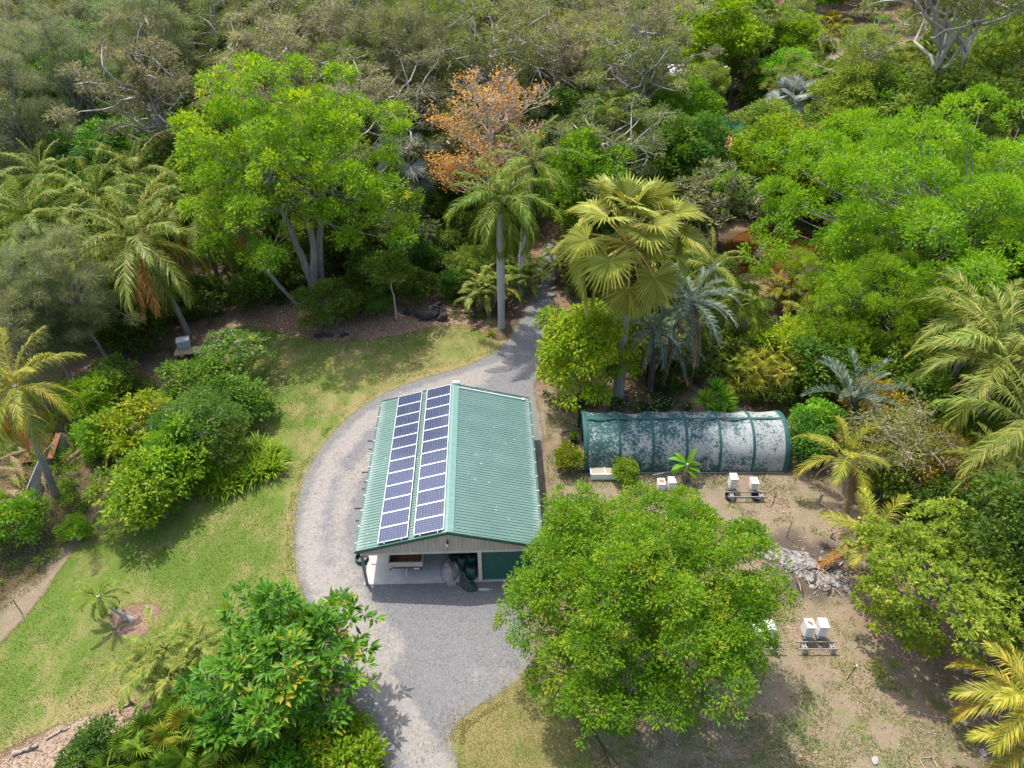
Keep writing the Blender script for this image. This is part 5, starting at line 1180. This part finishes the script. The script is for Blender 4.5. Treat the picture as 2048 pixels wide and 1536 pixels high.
for px, py, lb in ((1459, 996, 'dark blue round tub under the tall hive'), (1512, 997, 'dark blue round tub under the shorter hive')):
    q = G(px, py); o = lathe([(0, 0), (.26, 0), (.32, .26), (.33, .27), (.30, .25), (.25, .03), (0, .03)]).build('tub', 'navy_plastic'); o.location = (q.x, q.y, 0); tag(o, lb, 'tub')
th, tp = hive(1323, 963, .25, 2, 'white bee hive with two bricks on its lid before the tunnel')
for dx in (-.07, .08):
    o = MB().box((0, 0, .04), (.11, .22, .075)).box((0, 0, .08), (.05, .14, .01)).build('brick', 'terracotta'); o.location = (tp[0] + dx, tp[1], tp[2]); o.rotation_euler.z = .15; tag(o, 'brick in the pair on the hive lid before the tunnel', 'brick', 'pair of bricks on a hive')
hive(1344, 960, .25, 2, 'white bee hive beside the banana plant')
# ================================================================== FENCE POSTS, ASH HEAP, LOGS
def picket(px, py, h, label, mat='dark_steel', r=.022, lean=0.0, cap=False):
    q = G(px, py); th = thing('fence_post', label, 'post', (q.x, q.y, 0)); mb = MB(); mb.tube([(0, 0, -.05), (lean, 0, h)], r, 5)
    mb.build('post', mat, th)
    if cap: MB().tube([(lean, 0, h - .06), (lean, 0, h + .02)], .04, 7).build('cap', 'white_paint', th)
for a in [(1544, 1014, 1.3, 'steel picket between the hives and the coconut palm'), (1573, 1075, 1.3, 'steel picket at the back of the ash heap'), (1692, 1362, 1.35, 'steel picket with white cap beside the rounded tree', 'dark_steel', .022, .12, True), (1521, 1370, 1.1, 'steel picket at the right edge of the feathery tree shade'),
          (1459, 1370, 1.0, 'steel picket under the feathery tree'), (1525, 962, 1.2, 'rusty picket at the tunnel side'), (45, 1228, 1.2, 'thin steel picket standing in the bare dirt strip by the lawn'), (135, 1085, 1.2, 'thin steel picket beside the weeds at the lawn edge'), (425, 640, 1.3, 'pale thin stake near the drooping palm')]:
    picket(*a)
for px, py, h, r, lb in ((1696, 1135, .75, .1, 'weathered timber stump post below the coconut palm'), (1636, 1008, .9, .09, 'weathered timber post beside the coconut trunk'), (1661, 1075, .5, .08, 'short dark stump near the dry coconut fronds')):
    q = G(px, py); mb = MB(); mb.tube([(0, 0, -.05), (.02, 0, h * .6), (.06, 0, h)], [r * 1.1, r, r * .9], 8); o = mb.build('timber_post', 'driftwood'); o.location = (q.x, q.y, 0); tag(o, lb, 'post')
def rock_mesh(seed, mat):
    rng = np.random.default_rng(seed); n1_, n2_ = 7, 10; V = []
    for i in range(n1_):
        for j in range(n2_):
            th_, ph = math.pi * (i + .5) / n1_, 2 * math.pi * j / n2_; r = .8 + .4 * rng.random(); V.append((r * math.sin(th_) * math.cos(ph), r * math.sin(th_) * math.sin(ph), r * math.cos(th_) * .75))
    F = [(i * n2_ + j, i * n2_ + (j + 1) % n2_, (i + 1) * n2_ + (j + 1) % n2_, (i + 1) * n2_ + j) for i in range(n1_ - 1) for j in range(n2_)]
    mb = MB(); mb.add(V, F); mb.add(V[:n2_], [tuple(range(n2_))[::-1]]); mb.add(V[-n2_:], [tuple(range(n2_))]); return mb.mesh('rock', mat)
RK = [rock_mesh(i, 'rock_pale') for i in range(3)]; RD = [rock_mesh(10 + i, 'rock_dark') for i in range(3)]
ash = thing('ash_heap', 'burnt heap of pale ash, rubble and charred sticks on bare ground', 'ash heap', (ASHC[0], ASHC[1], 0)); rng = np.random.default_rng(12)
nn = 60; xs = np.linspace(-2.9, 3.0, nn); ys = np.linspace(-2.4, 2.0, nn); X, Yg = np.meshgrid(xs, ys); P = np.stack([X.ravel(), Yg.ravel()], 1)
rr_ = np.hypot((P[:, 0] + .35 * P[:, 1]) / 2.3, (P[:, 1] + .35 * P[:, 0]) / 1.35) + (vnoise(P, 1.4, 31) - .5) * .9 + (vnoise(P, 5, 32) - .5) * .35
z = .05 * np.clip(1 - rr_, 0, 1) + .045 * vnoise(P, 4, 33) * (rr_ < 1); j = (np.arange(nn - 1)[:, None] * nn + np.arange(nn - 1)[None]).ravel(); F = np.stack([j, j + 1, j + nn + 1, j + nn], 1); F = F[(rr_[F] < .82).all(1)]; u = np.unique(F); mp = np.full(len(P), -1); mp[u] = np.arange(len(u))
m, t, b = nodes_of('ash'); v = world_pos(t); t.links.new(ramp(t, [(.40, (.045, .04, .036)), (.52, (.19, .175, .16)), (.70, (.40, .38, .36))], noise(t, 3.2, 7, .75, v)).outputs[0], b.inputs['Base Color']); b.inputs['Roughness'].default_value = .95; bump(t, b, noise(t, 14, 5, .7, v), .7, .05)
mb = MB(); mb.add(np.column_stack([P, z + .006])[u], mp[F]); mb.build('ash_bed', 'ash', ash, True)
for i in range(60):
    x, y = rng.normal(.3, 1.25), rng.normal(-.1, .8); x -= y * .4; s_ = .035 + .12 * rng.random() ** 3
    obj('rubble', RK[i % 3], ash, (x, y, .05), (rng.random() * 3, rng.random() * 3, rng.random() * 6), (s_ * 1.4, s_, s_ * .45))
for i in range(50):
    x, y = rng.normal(.4, 1.3), rng.normal(-.4, .9); a = rng.random() * 3.14; L = .25 + .6 * rng.random()
    mb = MB(); mb.tube([(-math.cos(a) * L / 2, -math.sin(a) * L / 2, 0), (.03, 0, .03), (math.cos(a) * L / 2, math.sin(a) * L / 2, .02)], [.02, .03, .015], 5); o = mb.build('stick', ['charcoal', 'driftwood', 'timber'][i % 3], ash); o.location = (x, y, .09)
rp = thing('rock_pile', 'pile of black volcanic rocks on the leaf litter', 'rocks', G(862, 632)); rng = np.random.default_rng(3)
for i in range(16):
    s_ = .28 + .3 * rng.random(); obj('rock', RD[i % 3], rp, (rng.normal(0, .75), rng.normal(0, .4), s_ * .4 + (.25 if i % 4 == 0 else 0)), (rng.random(), rng.random(), rng.random() * 6), (s_ * 1.4, s_ * .9, s_ * .75))
q = G(655, 672); rp = thing('rock_pile', 'low dark rocks at the foot of the layered shrub', 'rocks', q)
for i in range(7): s_ = .15 + .15 * rng.random(); obj('rock', RD[i % 3], rp, (rng.normal(0, .6), rng.normal(0, .12), s_ * .4), (0, rng.random(), rng.random() * 6), (s_ * 1.5, s_, s_ * .7))
for px0, py0, px1, py1, r, lb in [(28, 1510, 78, 1492, .11, 'weathered log lying at the corner of the bark mulch'), (90, 1480, 140, 1455, .06, 'crooked branch along the mulch edge'), (245, 1416, 262, 1408, .08, 'short stump of wood at the mulch edge by the fan palms'), (1900, 1385, 1975, 1440, .05, 'pale bent branch lying under the golden palms'),
    (1810, 1420, 1900, 1440, .03, 'thin grey branch on the dry ground right of the rounded tree'), (1830, 1455, 1930, 1490, .03, 'long fallen twig before the golden palms'), (1920, 1345, 1985, 1250, .12, 'leaning dead trunk behind the golden palms'), (1720, 163, 1765, 168, .18, 'fallen pale log in the far clearing')]:
    a, c_ = G(px0, py0), G(px1, py1); d = c_ - a; rng = np.random.default_rng(px0); P = np.linspace(0, 1, 8)[:, None] * np.array([d.x, d.y, 0]) + rng.normal(0, .05, (8, 3)) * [1, 1, .2] * d.length / 2; P[:, 2] += r * .8
    if 'leaning' in lb: P[:, 2] += np.linspace(0, 2.4, 8)
    mb = MB(); mb.tube(P, np.linspace(r, r * .6, 8) * (1 + rng.normal(0, .1, 8)), 7); mb.tube([P[4], P[4] + [.1 + r * 2, .3 * r + .1, r * 3], P[4] + [.2 + r * 3, .1, r * 4]], [r * .4, r * .3, r * .15], 5)
    o = mb.build('log', 'driftwood', None, True); o.location = (a.x, a.y, 0); tag(o, lb, 'log')
q = G(1484, 1052); o = obj('bucket', lathe([(0, .0), (.15, 0), (.17, .3), (.18, .31), (.155, .3), (.14, .03), (0, .03)], 16).mesh('bucket', 'white_paint')); o.location = (q.x, q.y, .16); o.rotation_euler = (1.4, 0, .6); tag(o, 'white bucket tipped over on the dry grass', 'bucket')
q = G(1858, 1530); fr_ = thing('timber_tray', 'small pale timber tray rim lying on the dry ground', 'tray', q, .1)
for dx, dy, sx, sy in ((-.3, 0, .05, .6), (.3, 0, .05, .6), (0, .3, .55, .05), (0, -.3, .55, .05)): MB().box((dx, dy, .03), (sx, sy, .05)).build('side', 'driftwood', fr_)
for px, py, lb in ((1750, 1522, 'pale stone lying before the timber frame'), (1965, 1506, 'white stone under the golden palms')):
    q = G(px, py); o = obj('stone', RK[px % 3], None, (q.x, q.y, .06), (0, 0, 1), (.2, .15, .1)); tag(o, lb, 'stone')
for px0, py0, px1, py1, lb in ((1150, 1405, 1245, 1545, 'black hose running across the shaded ground'), (1165, 1412, 1225, 1545, 'second black hose beside the first on shaded ground')):
    a, c_ = G(px0, py0), G(px1, py1); t_ = np.linspace(0, 1, 20); mb = MB(); mb.tube(np.column_stack([a.x + (c_.x - a.x) * t_ + .06 * np.sin(t_ * 7 + px0), a.y + (c_.y - a.y) * t_, np.full(20, .03)]), .018, 5); o = mb.build('hose', 'black_plastic'); tag(o, lb, 'hose')
for px, py, rz, lb in ((1160, 1398, .2, 'pale timber offcut at the tree foot'), (1168, 1402, 1.2, 'yellowish plank beside the pale offcut at the tree foot')):
    q = G(px, py); o = MB().box((0, 0, .05), (.18, .5, .09)).box((0, .2, .1), (.16, .06, .02)).build('offcut', 'timber'); o.location = (q.x, q.y, .01); o.rotation_euler.z = rz; tag(o, lb, 'offcut')
# ================================================================== LEFT JUNK
q = G(373, 703); th = thing('plastic_crate', 'grey plastic storage crate perched on junk by the shrubs', 'crate', (q.x, q.y, .55), .35)
MB().box((0, 0, .3), (.95, .75, .58)).build('crate_body', 'grey_plastic', th); MB().box((0, 0, .61), (1.0, .8, .05)).build('lid', 'alu', th)
for x in np.arange(-.35, .4, .14): MB().box((x, -.383, .3), (.03, .012, .5)).build('rib', 'grey_plastic', th)
q = G(380, 712); th = thing('junk_table', 'low timber table cluttered under the grey crate', 'table', (q.x, q.y, 0), .2)
MB().box((0, 0, .5), (2.0, 1.0, .06)).build('table_top', 'timber', th)
for x in (-.9, .9):
    for y in (-.42, .42): MB().box((x, y, .235), (.08, .08, .47)).build('leg', 'grey_timber', th)
q = G(362, 708, .6); o = MB().box((0, 0, .08), (.3, .2, .15)).box((0, 0, .17), (.1, .05, .04)).build('toolbox', 'terracotta'); o.location = (q.x + .15, q.y - .25, .53); tag(o, 'small orange toolbox in front of the grey crate', 'toolbox')
q = G(478, 735); th = thing('wheelie_bin', 'dark green bin standing among the frangipani stems', 'bin', (q.x, q.y, 0), .5)
o = MB(); o.add(np.array([(-.25, -.3, 0), (.25, -.3, 0), (.25, .3, 0), (-.25, .3, 0), (-.29, -.36, 1), (.29, -.36, 1), (.29, .36, 1), (-.29, .36, 1)]), [(0, 3, 2, 1), (0, 1, 5, 4), (1, 2, 6, 5), (2, 3, 7, 6), (3, 0, 4, 7), (4, 5, 6, 7)]); o.build('bin_body', 'bin_green', th); MB().box((0, 0, 1.03), (.62, .78, .05)).build('lid', 'green_plastic', th)
def slab_sheet(name, pts, mat, label, cat, corr=0, thick=.04):
    (ax, ay, az), (bx, by, bz) = pts; n = 40; t_ = np.linspace(0, 1, n); off = corr * np.sin(t_ * 60); d = np.array([bx - ax, by - ay]); nn_ = np.array([-d[1], d[0]]) / np.linalg.norm(d)
    lo = np.column_stack([ax + d[0] * t_ + nn_[0] * off, ay + d[1] * t_ + nn_[1] * off, np.full(n, -.03)]); hi = lo.copy(); hi[:, 2] = az + (bz - az) * t_; hi[:, 0] -= .12; lo2 = lo + np.append(nn_ * thick, 0); hi2 = hi + np.append(nn_ * thick, 0)
    i = np.arange(n - 1); mb = MB(); V = np.concatenate([lo, hi, lo2, hi2]); Q = lambda a, b_: np.stack([i + a * n, i + 1 + a * n, i + 1 + b_ * n, i + b_ * n], 1); mb.add(V, np.concatenate([Q(0, 1), Q(2, 3)[:, ::-1], Q(1, 3)])); return tag(mb.build(name, mat), label, cat)
a, c_ = G(72, 1012), G(102, 940); slab_sheet('sheet_wall', [(a.x, a.y, 1.25), (c_.x, c_.y, 1.3)], 'fibro', 'grey fibre cement sheet standing below the golden skirted palm', 'sheet')
a, c_ = G(104, 936), G(140, 890); slab_sheet('sheet_wall', [(a.x, a.y, 1.25), (c_.x, c_.y, 1.1)], 'fibro', 'grey sheet standing nearer the weeds behind the first grey sheet', 'sheet', .02)
a, c_ = G(98, 915, 1.2), G(118, 868, 1.2); o = MB().bar((a.x, a.y, 1.1), (c_.x, c_.y, 1.25), .35, .06).bar((a.x, a.y, .55), (a.x, a.y + .02, 1.1), .1, .1).build('rusty_beam', 'rust'); tag(o, 'rusty red steel beam lying over the grey sheets', 'beam')
a, c_ = G(60, 930), G(92, 880); o = MB().bar((a.x, a.y, .25), (c_.x, c_.y, .55), 1.4, .03).bar((a.x + .1, a.y, .29), (c_.x + .1, c_.y, .59), .1, .04).build('roof_iron', 'rust'); tag(o, 'sheet of rusty roofing iron under the palm litter', 'sheet')
q = G(70, 975); dl = thing('palm_litter', 'heap of dead palm fronds fallen behind the grey sheets', 'fronds', (q.x, q.y, .1)); rng = np.random.default_rng(4)
fl_ = frond_mesh('fallen_frond', 400, L=2.4, n=26, ll=.5, lw=.045, e0=10, bend=18, leaf='palm_dead', ldroop=.25)
for i in range(14): obj('frond', fl_, dl, (rng.normal(0, 1.0), rng.normal(.5, 1.2), .05 + .25 * rng.random()), (rng.normal(0, .15), rng.normal(0, .1), rng.random() * 6.28), .6 + .4 * rng.random())
# red blossoms on the dark tree
q = G(2036, 1105, 5.2); fl_ = thing('red_blossom', 'cluster of red blossoms on the dark tree', 'flower', q)
mb = MB(); leaf_lobes(mb, np.random.default_rng(1), np.array([[0, 0, 0]]), np.array([.22]), 12, 6, .16, .1, clump_r=.1); mb.build('petals', 'red_plastic', fl_)
# ================================================================== HOUSE AND POOL BEHIND THE TREES
plain('house_white', (.80, .80, .78), .5, var=.05)
plain('paving', (.42, .17, .09), .85, var=.2, scale=2)
plain('pool_rim', (.62, .58, .50), .8)
m, t, b = nodes_of('pool_water'); b.inputs['Base Color'].default_value = (.03, .27, .20, 1); b.inputs['Roughness'].default_value = .05
bump(t, b, noise(t, 3, 3, .5, world_pos(t)), .1, .02)
hp = G(1360, 190); hs = thing('white_house', 'white roofed house glimpsed between the gum trees', 'house', (hp.x, hp.y, 0), -.12)
MB().box((0, 0, 1.45), (13, 7.5, 2.9)).build('wall', 'house_white', hs)
for s_ in (-1, 1):
    mb = MB(); mb.bar((0, s_ * 4.3, 2.85), (0, s_ * .002, 4.5), 14, .10); mb.build('roof', 'house_white', hs)
for x in (-4.5, -1.5, 1.5, 4.5): o = MB().box((x, -3.78, 1.6), (1.5, .06, 1.2)).build('window', 'dark_steel', hs); MB().box((x, -3.81, .98), (1.6, .1, .06)).build('sill', 'house_white', o)
MB().box((6, -3.78, 1.05), (.9, .06, 2.1)).build('door', 'grey_timber', hs)
PD = smooth_poly(poly_px([(1395, 285), (1408, 258), (1440, 225), (1500, 228), (1510, 265), (1470, 290), (1430, 300)]), 1)
mb = MB(); mb.add(np.column_stack([PD, np.full(len(PD), .03)]), np.arange(len(PD))[None]); structure(mb.build('pool_terrace', 'paving'))
PW_ = smooth_poly(poly_px([(1430, 252), (1438, 234), (1482, 236), (1495, 262), (1485, 268), (1440, 254)]), 2)
rim = PW_ + (PW_ - PW_.mean(0)) / np.linalg.norm(PW_ - PW_.mean(0), axis=1)[:, None] * .35
mb = MB(); mb.add(np.column_stack([rim, np.full(len(rim), .06)]), np.arange(len(rim))[None]); structure(mb.build('pool_edge', 'pool_rim'))
mb = MB(); mb.add(np.column_stack([PW_, np.full(len(PW_), .075)]), np.arange(len(PW_))[None]); structure(mb.build('pool', 'pool_water'))
fa, fb_ = G(1400, 283), G(1485, 281); fp = thing('pool_fence', 'dark tubular fence along the terracotta pool terrace', 'fence', (fa.x, fa.y, 0)); L = fb_.x - fa.x
for z in (.15, 1.15): MB().box((L / 2, 0, z), (L, .05, .05)).build('rail', 'dark_steel', fp)
for x in np.arange(0, L + .1, L / 6): MB().box((x, 0, .65), (.06, .06, 1.3)).build('post', 'dark_steel', fp)
# ================================================================== BED BEHIND THE TUNNEL, POND BANK
for i, (px, py, s_, key, lf, lb) in enumerate([
    (1290, 720, 1.2, 'shrub0', 'leaf_dark', 'dark shrub at the foot of the giant fan palm'), (1262, 660, 1.5, 'shrub1', 'leaf_dark', 'dark shrub hugging the giant fan palm trunk'), (1345, 745, 1.0, 'shrub1', 'leaf_dark', 'dark shrub under the leaning cycad'), (1430, 720, 1.4, 'shrub2', 'leaf_dark', 'dark shrub behind the yucca'),
    (1480, 640, 1.5, 'shrub0', 'leaf_mid', 'green shrub behind the yellow lady palms'), (1440, 600, 1.5, 'shrub1', 'leaf_dark', 'dark shrub between the cycads and the pond'), (1400, 560, 1.7, 'shrub2', 'leaf_dark', 'dark shrub behind the giant fan palm trunk'),
    (1560, 700, 1.6, 'shrub0', 'leaf_lime', 'yellow green shrub among the lady palms'), (1640, 740, 1.7, 'shrub1', 'leaf_mid', 'green shrub under the umbrella tree edge'), (1610, 660, 1.2, 'shrub2', 'leaf_mid', 'green shrub on the pond bank'),
    (1340, 590, 1.6, 'shrub0', 'leaf_dark', 'dark shrub right of the shaded driveway'), (1180, 540, 1.7, 'shrub1', 'leaf_dark', 'dark shrub shading the driveway entrance'), (1250, 560, 1.6, 'shrub2', 'leaf_dark', 'dark shrub behind the lime green tree'),
    (1230, 470, 1.8, 'shrub0', 'leaf_mid', 'green shrub left behind the giant fan palm'), (1690, 690, 1.8, 'shrub1', 'leaf_fresh', 'fresh green shrub beneath the umbrella tree'), (1800, 730, 1.6, 'shrub2', 'leaf_mid', 'green shrub behind the triangle palm'),
    (1850, 790, 1.5, 'shrub0', 'leaf_mid', 'green shrub behind the twiggy thicket'), (1930, 860, 1.4, 'shrub1', 'leaf_mid', 'green shrub right of the twiggy thicket'), (1900, 1010, 1.2, 'shrub2', 'leaf_dark', 'dark shrub between the foxtail palm and the rounded tree'),
    (1980, 1040, 1.5, 'shrub0', 'leaf_dark', 'dark shrub under the foxtail palms'), (1990, 800, 1.7, 'shrub2', 'leaf_dark', 'dark shrub under the large feather palm'), (1560, 780, .9, 'shrub1', 'leaf_dark', 'small dark shrub behind the tunnel end'), (1780, 960, 1.0, 'shrub0', 'leaf_mid', 'green shrub left of the rounded tree top'),
    (1840, 650, 1.6, 'shrub1', 'leaf_mid', 'green shrub in the umbrella tree shade'), (1930, 700, 1.7, 'shrub0', 'leaf_mid', 'green shrub between feather palm fronds')]):
    T(key, 'shrub', lb, 'shrub', px, py, 1.35, s_, leaf=lf)
for i, (px, py, h, lb) in enumerate([(1440, 660, 2.4, 'green clumping palm behind the large cycad'), (1360, 690, 1.6, 'low clumping palm between the cycads'), (1620, 700, 2.0, 'clumping palm beside the umbrella tree'), (1560, 620, 2.2, 'yellowing clumping palm on the pond bank')]):
    clump_palm('areca', 'clumping_palm', lb, px, py, 6, h, 1.2, 8, .95, 60 + i, leaf=['palm_green', 'palm_green', 'palm_olive', 'palm_gold'][i])
plain('petal', (.70, .68, .70), .6)
for px, py, n_, lb in ((1310, 812, 26, 'low bed of white flowered ground cover behind the tunnel'), (1165, 808, 12, 'patch of white flowered ground cover under the lime tree'), (1250, 815, 14, 'leafy ground cover beside the giant fan palm foot')):
    q = G(px, py); rng = np.random.default_rng(px); th = thing('flower_bed', lb, 'flowers', (q.x, q.y, 0))
    C = np.column_stack([rng.normal(0, 1.3, n_), rng.normal(0, .4, n_), .12 + .15 * rng.random(n_)]); r = .25 + .15 * rng.random(n_); mb = MB(); cp = leaf_lobes(mb, rng, C, r, 16, 7, .12, .06, clump_r=.14); stuff(mb.build('leaves', 'leaf_dark', th))
    k = len(cp) // 4; mb = MB(); leaves(mb, cp[::4] + [0, 0, .08], rng.normal(size=(len(cp[::4]), 3)) * [1, 1, .2], np.tile([0, 0, 1.0], (len(cp[::4]), 1)), np.full(len(cp[::4]), .09), np.full(len(cp[::4]), .08), .5); stuff(mb.build('petals', 'petal', th))
# ================================================================== GRASS, FALLEN LEAVES
def scatter(poly, n, rng, margin=0.0):
    lo, hi = poly.min(0), poly.max(0); P = lo + (hi - lo) * rng.random((n, 2)); return P[sdist(P, poly) > margin]
def grass_field(name, P, rng, h, wd, mat, label):
    n = len(P); a = rng.random(n) * 6.28; S = np.column_stack([np.cos(a), np.sin(a), np.zeros(n)]); ln = h * (.5 + rng.random(n)); D = np.column_stack([rng.normal(0, .6, n), rng.normal(0, .6, n), np.ones(n)]); D = unit(D) * ln[:, None]
    B = np.column_stack([P, np.full(n, .005)]); V = np.stack([B - S * wd, B + S * wd, B + D], 1).reshape(-1, 3); mb = MB(); mb.add(V, np.arange(n * 3).reshape(n, 3), np.clip((vnoise(P, .22, 41) * .6 + vnoise(P, 1.1, 42) * .5 - .2) * 1.1 + rng.random(n) * .35 - .1, 0, 1)); return stuff(mb.build(name, mat), label, 'grass')
leafmat('blade', [(.06, .125, .016), (.11, .20, .026), (.20, .26, .045), (.36, .31, .13)], .3, .7, .15, 0)
leafmat('dry_blade', [(.12, .16, .035), (.22, .22, .07), (.34, .30, .13), (.46, .39, .22)], .3, .7, .15, 0)
rng = np.random.default_rng(90)
P = scatter(LAWN, 190000, rng, .0); P = P[-sdist(P, BASIN) > .1]; k = vnoise(P, .28, 71) * .55 + vnoise(P, 1.0, 72) * .45 + lawn_dry(P) * .5; P = P[rng.random(len(P)) > sstep(k, .52, .78) * .9]; grass_field('grass', P, rng, .075, .018, 'blade', 'short mown grass blades of the big lawn')
P = scatter(DRYLAWN, 30000, rng, -.4); grass_field('grass', P, rng, .06, .016, 'dry_blade', 'short dry yellow grass blades beside the driveway')
P = scatter(YARD, 160000, rng, .3); k = vnoise(P, .55, 51) * .5 + vnoise(P, 1.9, 52) * .5; c0 = np.array(G(1490, 1490)[:2]); k += .16 * np.exp(-(((P - c0) / [5.5, 2.5]) ** 2).sum(1)); k -= 1.0 * a_burn(P); P = P[(k + rng.normal(0, .04, len(P)) > .54) & (sdist(P, DRIVE) < 0)]
grass_field('weeds', P, rng, .11, .02, 'blade', 'sparse green weeds scattered over the dry yard')
def litter_field(name, P, rng, L, cols, label):
    n = len(P); mb = MB(); a = rng.random(n) * 6.28; leaves(mb, np.column_stack([P, .015 + .03 * rng.random(n)]), np.column_stack([np.cos(a), np.sin(a), rng.normal(0, .2, n)]), unit(np.column_stack([rng.normal(0, .35, n), rng.normal(0, .35, n), np.ones(n)])), L * (.6 + .8 * rng.random(n)), L * .45 * (.6 + .8 * rng.random(n)), rng.random(n)); return stuff(mb.build(name, cols), label, 'leaves')
leafmat('fallen', [(.16, .09, .05), (.28, .18, .10), (.42, .31, .19), (.56, .46, .30)], .1, .7, .3, 0)
P = scatter(YARD, 52000, rng, .2); k = vnoise(P, .35, 61); P = P[(rng.random(len(P)) < .08 + .9 * sstep(k, .5, .8)) & (sdist(P, DRIVE) < -.3)]; litter_field('fallen_leaves', P, rng, .13, 'fallen', 'pale fallen leaves strewn over the dry yard')
P = scatter(LITTER, 9000, rng, .0); litter_field('fallen_leaves', P, rng, .16, 'fallen', 'brown fallen leaves covering the bank behind the lawn')
P = scatter(LAWN, 1500, rng, .2); P = P[rng.random(len(P)) < .25 + .5 * (P[:, 1] > 38)]; litter_field('fallen_leaves', P, rng, .10, 'fallen', 'few dry leaves scattered over the lawn')
P = scatter(MULCH, 5000, rng, 0); litter_field('bark_chips', P, rng, .12, 'fallen', 'bark chips of the mulched corner')
P = scatter(DRIVE, 1600, rng, .1); P = P[(rng.random(len(P)) < .3 + .5 * (P[:, 0] > -3)) & (sdist(P, np.array([(-8.6, 23.8), (1.7, 24.2), (1.3, 37), (-8.7, 36.7)])) < 0)]; litter_field('fallen_leaves', P, rng, .08, 'fallen', 'dry leaves and weeds littering the gravel')
# ---- low weedy growth tangling the bed edges
WEEDY = poly_px([(-80, 760), (120, 760), (260, 740), (330, 760), (240, 880), (190, 1010), (90, 1160), (-80, 1290)])
BANK = poly_px([(250, 690), (400, 610), (470, 560), (560, 560), (700, 580), (880, 560), (960, 600), (980, 660), (900, 640), (780, 620), (620, 640), (500, 640), (420, 690), (330, 730)])
BED = poly_px([(1080, 800), (1150, 815), (1580, 815), (1640, 900), (1760, 1000), (1800, 1100), (2100, 1100), (2100, 600), (1500, 600), (1250, 560), (1130, 560)])
EDGE2 = poly_px([(1720, 1330), (1850, 1350), (1960, 1300), (2100, 1250), (2100, 1420), (1950, 1420), (1800, 1400)])
def ground_cover(poly, n, seed, mat, label, h=.35, L=.16):
    rng = np.random.default_rng(seed); P = scatter(poly, n, rng); k = vnoise(P, .5, seed); P = P[rng.random(len(P)) < sstep(k, .35, .7)]; P = P[(sdist(P, DRIVE) < -.3)]; n_ = len(P)
    C = np.column_stack([P, .05 + h * rng.random(n_) ** 1.5]); r = .15 + .3 * rng.random(n_); mb = MB(); leaf_lobes(mb, rng, C, r, 9, 7, L, L * .42, clump_r=.16, shell=.4); return stuff(mb.build('ground_cover', mat), label, 'ground cover')
ground_cover(WEEDY, 700, 1, 'leaf_mid', 'low tangled weeds between the rusty sheets and the lawn', .5)
ground_cover(WEEDY, 400, 2, 'leaf_fresh', 'fresh green vines creeping over the weedy corner', .6)
ground_cover(BANK, 500, 3, 'leaf_dark', 'dark low plants on the leaf littered bank', .4)
ground_cover(BED, 1600, 4, 'leaf_dark', 'dark low plants filling the bed behind the tunnel', .6)
ground_cover(BED, 500, 5, 'leaf_mid', 'green low plants filling the bed behind the tunnel', .7)
ground_cover(EDGE2, 160, 6, 'leaf_gumgreen', 'dry low weeds under the rounded tree', .2)
P = scatter(WEEDY, 30000, np.random.default_rng(95), 0); grass_field('weeds', P, np.random.default_rng(96), .3, .02, 'dry_blade', 'long dry grass of the weedy corner left of the lawn')
# ---- ragged grass creeping over the gravel edges
rng = np.random.default_rng(123)
def fringe(poly, n, reach, mat, label, seed, h=.09):
    lo, hi = poly.min(0) - 2, poly.max(0) + 2; P = lo + (hi - lo) * rng.random((n, 2)); d = sdist(P, poly); dd = sdist(P, DRIVE)
    k = vnoise(P, 1.1, seed) * .6 + vnoise(P, 3.0, seed + 1) * .4
    P = P[(d < .3) & (d > -2.5) & (dd > -.4) & (rng.random(n) < np.exp(np.minimum(d, 0) / reach) * sstep(k, .38, .62))]
    return grass_field('grass_fringe', P, rng, h, .02, mat, label)
fringe(DRYLAWN, 60000, .8, 'dry_blade', 'ragged dry grass creeping from the dry lawn over the gravel', 81)
fringe(LAWN, 260000, .28, 'blade', 'ragged grass fringe along the curved driveway edge', 83)
P = scatter(DRIVE, 90000, rng, .1); k = vnoise(P, .9, 85) * .5 + vnoise(P, 3.1, 86) * .5; c0 = np.array(G(990, 1330)[:2]); k += .12 * np.exp(-(((P - c0) / [3, 2.2]) ** 2).sum(1)); sh_ = np.array([(-8.6, 23.8), (1.7, 24.2), (1.3, 37), (-8.7, 36.7)])
P = P[(k > .66) & (sdist(P, sh_) < -.1)]; grass_field('weeds', P, rng, .06, .02, 'dry_blade', 'tiny weeds dotted over the gravel')
